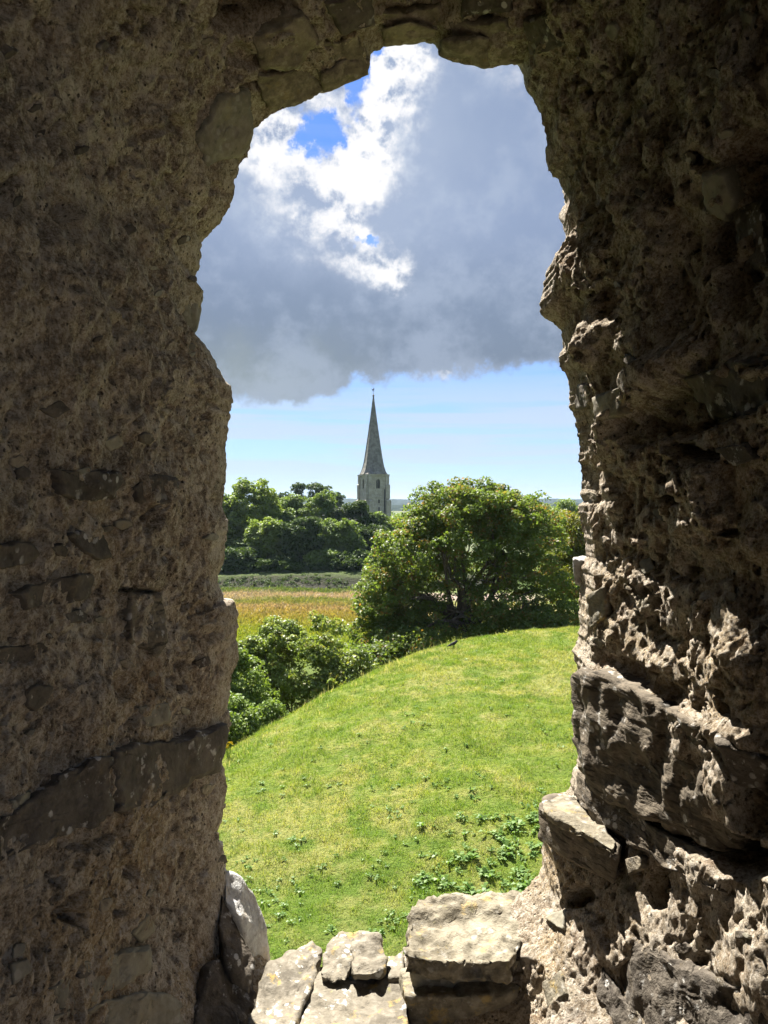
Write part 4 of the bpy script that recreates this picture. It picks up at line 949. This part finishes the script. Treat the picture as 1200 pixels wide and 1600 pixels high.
# ------------------------------------------------------------------ crow on the crest
def crow():
    m = new_mat('crow_feather'); pbsdf(m[1], m[2], (.010, .010, .012), .7, None, .15); m = m[0]
    lg = new_mat('crow_leg'); pbsdf(lg[1], lg[2], (.02, .018, .016), .6); lg = lg[0]
    Y = 33.0; px = 708; x = (px - 600) / 1200 * Y
    ys = np.linspace(25, 37, 240); v = HZ - 1200 * mound_z(np.full(240, 0) + (px - 600) / 1200 * ys, ys) / ys
    j = int(np.argmin(np.abs(v - 1013))); Y = float(ys[j]); x = (px - 600) / 1200 * Y; z = float(mound_z(np.array([x]), np.array([Y]))[0])
    t = thing('crow', 'black crow standing on the grass near the crest of the mound', 'bird', (x, Y, z), R(8))
    # body as one skinned surface: tail - rump - breast - neck - head - beak
    P = [(-.27, 0, .085), (-.17, 0, .12), (-.07, 0, .165), (.04, 0, .20), (.11, 0, .245), (.155, 0, .295), (.205, 0, .300), (.262, 0, .288)]
    Rd = [(.030, .012), (.042, .022), (.062, .058), (.070, .072), (.050, .054), (.044, .044), (.020, .022), (.004, .005)]
    V = []; F = []; n = 14; P2 = []; R2 = []
    for i in range(len(P) - 1):
        for s in range(4):
            u = s / 4; P2.append(tuple(P[i][k] * (1 - u) + P[i + 1][k] * u for k in range(3))); u = u * u * (3 - 2 * u); R2.append(tuple(Rd[i][k] * (1 - u) + Rd[i + 1][k] * u for k in range(2)))
    P2.append(P[-1]); R2.append(Rd[-1])
    for i, p in enumerate(P2):
        a = Vector(P2[min(i + 1, len(P2) - 1)]) - Vector(P2[max(i - 1, 0)]); a.normalize(); up = Vector((0, 1, 0)).cross(a) * -1
        for k in range(n):
            an = 2 * math.pi * k / n; q = Vector(p) + Vector((0, 1, 0)) * math.cos(an) * R2[i][0] + up * math.sin(an) * R2[i][1]; V.append(tuple(q))
    for i in range(len(P2) - 1):
        for k in range(n): F.append((i * n + k, i * n + (k + 1) % n, (i + 1) * n + (k + 1) % n, (i + 1) * n + k))
    F.append(tuple(range(n - 1, -1, -1))); F.append(tuple(range((len(P2) - 1) * n, len(P2) * n)))
    obj('body', mesh_py('body', V, F, m, True), t)
    for s in (-1, 1):
        W_ = [(.05, s * .066, .225), (.02, s * .078, .155), (-.08, s * .074, .115), (-.20, s * .040, .085), (-.245, s * .022, .095), (-.12, s * .058, .175), (-.02, s * .068, .225)]
        V = W_ + [(a, b - s * .014, c) for a, b, c in W_]; k = len(W_)
        obj('wing', mesh_py('wing', V, [tuple(range(k)), tuple(range(2 * k - 1, k - 1, -1))] + [(i, i + k, (i + 1) % k + k, (i + 1) % k) for i in range(k)], m), t)
        leg = [tube([(.0, s * .035, .13), (.015, s * .037, .075), (.0, s * .038, .004)], [.014, .008, .006], 6)]
        for dx, dy in ((.045, 0), (.035, .02), (.035, -.02), (-.03, 0)): leg.append(tube([(.0, s * .038, .006), (dx, s * .038 + dy, .003)], [.005, .003], 5))
        obj('leg', mesh_py('leg', *join(leg), lg, True), t)
        obj('eye', mesh_py('eye', *tube([(.168, s * .036, .305), (.168, s * .044, .305)], [.007, .004], 6), lg), t)
crow()

# ------------------------------------------------------------------ grass
def blades(name, n, region, zf, hgt, wid, mat, seed, label, lean=.5, keep=None, curve=True, cat='grass'):
    rs = np.random.RandomState(seed); x0, x1, y0, y1, pw = region
    y = y0 + (y1 - y0) * rs.rand(n) ** pw; x = (x0 + (x1 - x0) * rs.rand(n)) * y
    if keep is not None:
        k = keep(x, y, rs); x, y = x[k], y[k]
    n = len(x); z = zf(x, y) - .01
    q_ = np.stack([x, y, x * 0], 1); sc_ = (.5 + rs.rand(n)) * np.clip(1 + .5 * pn(q_ * .8, 4) + .9 * pn(q_ * 2.6, 5) + .8 * pn(q_ * 6.5, 6), .25, 2.4)
    h = hgt * sc_ * (.75 + y / y1 * .5); w = wid * (.6 + .8 * rs.rand(n)) * (.45 + .9 * y / y1)
    an = rs.rand(n) * 2 * np.pi; ln = np.abs(rs.normal(size=n)) * lean; la = rs.rand(n) * 2 * np.pi
    b = np.stack([x, y, z], 1); sd_ = np.stack([np.cos(an) * w, np.sin(an) * w, 0 * w], 1)
    d1 = np.stack([np.cos(la) * ln * h * .35, np.sin(la) * ln * h * .35, h * .6], 1); d2 = np.stack([np.cos(la) * ln * h * 1.1, np.sin(la) * ln * h * 1.1, h], 1)
    V = np.stack([b - sd_, b + sd_, b + d1 + sd_ * .7, b + d2, b + d1 - sd_ * .7], 1).reshape(-1, 3)
    i = np.arange(n)[:, None] * 5
    F = np.concatenate([i + np.array([[0, 1, 2, 4]]), i + np.array([[4, 2, 3, 3]])], 0)
    q = (i + np.array([[0, 1, 2, 4]])); tr = (i + np.array([[4, 2, 3]]))
    me = bpy.data.meshes.new(name); me.vertices.add(len(V)); me.vertices.foreach_set('co', V.astype(np.float32).ravel())
    loops = np.concatenate([q, tr], 1).astype(np.int32); me.loops.add(loops.size); me.loops.foreach_set('vertex_index', loops.ravel())
    me.polygons.add(n * 2); ls = (np.arange(n)[:, None] * 7 + np.array([[0, 4]])).ravel().astype(np.int32); me.polygons.foreach_set('loop_start', ls)
    me.update(calc_edges=True)
    a = me.attributes.new('tint', 'FLOAT', 'FACE'); a.data.foreach_set('value', np.repeat(rs.rand(n), 2).astype(np.float32))
    me.materials.append(mat); return tag(obj(name, me), label, cat, kind='stuff')
def vis(x, y, rs): return mound_z(x, y) > -13
def crest(x): return sm(x, [-40, -12, -8, -5, -1, 3, 9, 20, 60], [8, 12, 17, 22.5, 29, 33, 36, 37, 34])
blades('grass', 300000, (-.235, .27, 11.2, 41, .8), mound_z, .065, .0062, M['blade'], 1, 'short sunlit grass covering the mound', .8, lambda x, y, rs: y < crest(x) + 3)
blades('long_grass', 9000, (-.235, .10, 17, 36, 1), mound_z, .17, .007, M['straw'], 2, 'taller wispy grass along the left shoulder of the mound', .5, lambda x, y, rs: (np.abs(y - crest(x) + .4) < 1.2 + .6 * rs.normal(size=len(x))))
blades('marsh_grass', 80000, (-.235, .03, 58, 109, .8), marsh_z, .20, .05, M['marshblade'], 3, 'rusty and yellow tufted grass over the marsh', .6)
def weeds():
    """broad leaved rosettes dotted through the sward"""
    rs = np.random.RandomState(12)
    def rosette(cx, cy, r, k, V, F, ti):
        z = float(mound_z(np.array([cx]), np.array([cy]))[0]); 
        for j in range(k):
            an = rs.rand() * 6.28; l = r * (.6 + .7 * rs.rand()); w = l * .22; e = .25 + .8 * rs.rand()
            d = np.array([math.cos(an), math.sin(an), 0]); s_ = np.array([-math.sin(an), math.cos(an), 0]); b = np.array([cx, cy, z + .01]) + rs.normal(size=3) * r * .25 * np.array([1, 1, .2])
            m1 = b + d * l * .55 + np.array([0, 0, l * e * .7]); tp = b + d * l + np.array([0, 0, l * e * .6]); o = len(V)
            V += [b - s_ * w * .2, b + s_ * w * .2, m1 + s_ * w, tp, m1 - s_ * w]; F += [(o, o + 1, o + 2, o + 4), (o + 4, o + 2, o + 3)]; t_ = rs.rand(); ti += [t_, t_]
    def build(name, spots, label, cat, **kw):
        V, F, ti = [], [], []
        for s in spots: rosette(*s, V, F, ti)
        me = mesh_py(name, V, F, M['leaf_weed']); a = me.attributes.new('tint', 'FLOAT', 'FACE'); a.data.foreach_set('value', ti)
        return tag(obj(name, me), label, cat, **kw)
    def ground_at(px, py):
        ys = np.linspace(11.5, 38, 500); v = HZ - 1200 * mound_z((px - 600) / 1200 * ys, ys) / ys; j = int(np.argmax(v < py)); return (px - 600) / 1200 * ys[j], ys[j]
    sp = []
    for _ in range(900):
        px, py = rs.uniform(345, 905), 1010 + 500 * rs.rand() ** .7
        den = max(0, pn(np.array([[px / 70, py / 50, 0]]), 6)[0] + .02) * 2 + (1.4 if (px > 640 and py > 1240) else 0) * max(0, pn(np.array([[px / 40, py / 30, 0]]), 9)[0] + .25) + .08
        if rs.rand() > den: continue
        x, y = ground_at(px, py)
        sp.append((x, y, rs.uniform(.05, .11) * (1.35 if px > 660 and py > 1260 else 1), rs.randint(6, 12)))
    build('weeds', sp, 'broad leaved weeds scattered through the grass', 'weeds', kind='stuff')
    G_ = [(800,1300),(840,1330),(790,1340),(760,1370),(820,1372),(700,1390),(730,1345),(842,1290),(775,1310),(668,1380),(745,1395),(805,1395)]
    LB = ['leafy weed clump farthest left of the topmost pair near the ledge stone', 'leafy weed clump just left of the right jamb below the ledge stone', 'glossy weed clump in the middle of the weedy patch above the sill block',
          'broad leaved weed clump above the middle of the pale sill block', 'low weed clump near the right jamb just above the sill block', 'lone broad leaved weed above the left end of the sill block',
          'weed clump up the slope from the left half of the sill block', 'topmost weed clump touching the right jamb beside the ledge stone', 'small weed clump at the upper edge of the weedy patch',
          'leftmost weed clump of the patch, above the left corner of the sill block', 'lowest weed clump close behind the middle of the sill block', 'lowest weed clump close behind the right end of the sill block']
    for (px, py), lb_ in zip(G_, LB):
        x, y = ground_at(px, py); V, F, ti = [], [], []
        for q in range(4): rosette(x + rs.normal() * .09, y + rs.normal() * .12, rs.uniform(.12, .19), 10, V, F, ti)
        me = mesh_py('weed_clump', V, F, M['leaf_weed']); a = me.attributes.new('tint', 'FLOAT', 'FACE'); a.data.foreach_set('value', ti)
        tag(obj('weed_clump', me), lb_, 'weed', 'leafy weed clumps on the slope')
    # yellow ragwort by the left jamb
    x, y = ground_at(356, 1186); z = float(mound_z(np.array([x]), np.array([y]))[0])
    t = thing('ragwort', 'yellow flowering ragwort at the left foot of the slope', 'flower', (x, y, z))
    ym = new_mat('ragwort_petal'); pbsdf(ym[1], ym[2], (.55, .42, .02), .7); st = []; fl = []
    for q in range(9):
        dx, dy = rs.normal(size=2) * .07; h = rs.uniform(.25, .48); st.append(tube([(dx * .3, dy * .3, 0), (dx, dy, h)], [.006, .004], 4))
        for w in range(6):
            a, b_ = rs.normal(size=2) * .035; fl.append(tube([(dx + a, dy + b_, h - .01 + rs.rand() * .03), (dx + a, dy + b_, h + .012 + rs.rand() * .03)], [.006, .017], 7))
    obj('stem', mesh_py('stem', *join(st), M['leaf_weed']), t); obj('flower_head', mesh_py('flower_head', *join(fl), ym[0]), t)
weeds()

# ------------------------------------------------------------------ air
def haze():
    m, g, out = new_mat('air'); 
    v = g.node('ShaderNodeVolumePrincipled', {}, {'Color': (.62, .78, 1.0), 'Density': .00006, 'Anisotropy': .3}); g.l.new(v.o, out.inputs[1])
    o = obj('haze', mesh_py('haze', *box(0, 2000, -16, 9000, 8000, 60), m)); tag(o, 'thin blue air haze over the distant ridge', 'haze', kind='stuff')
haze()
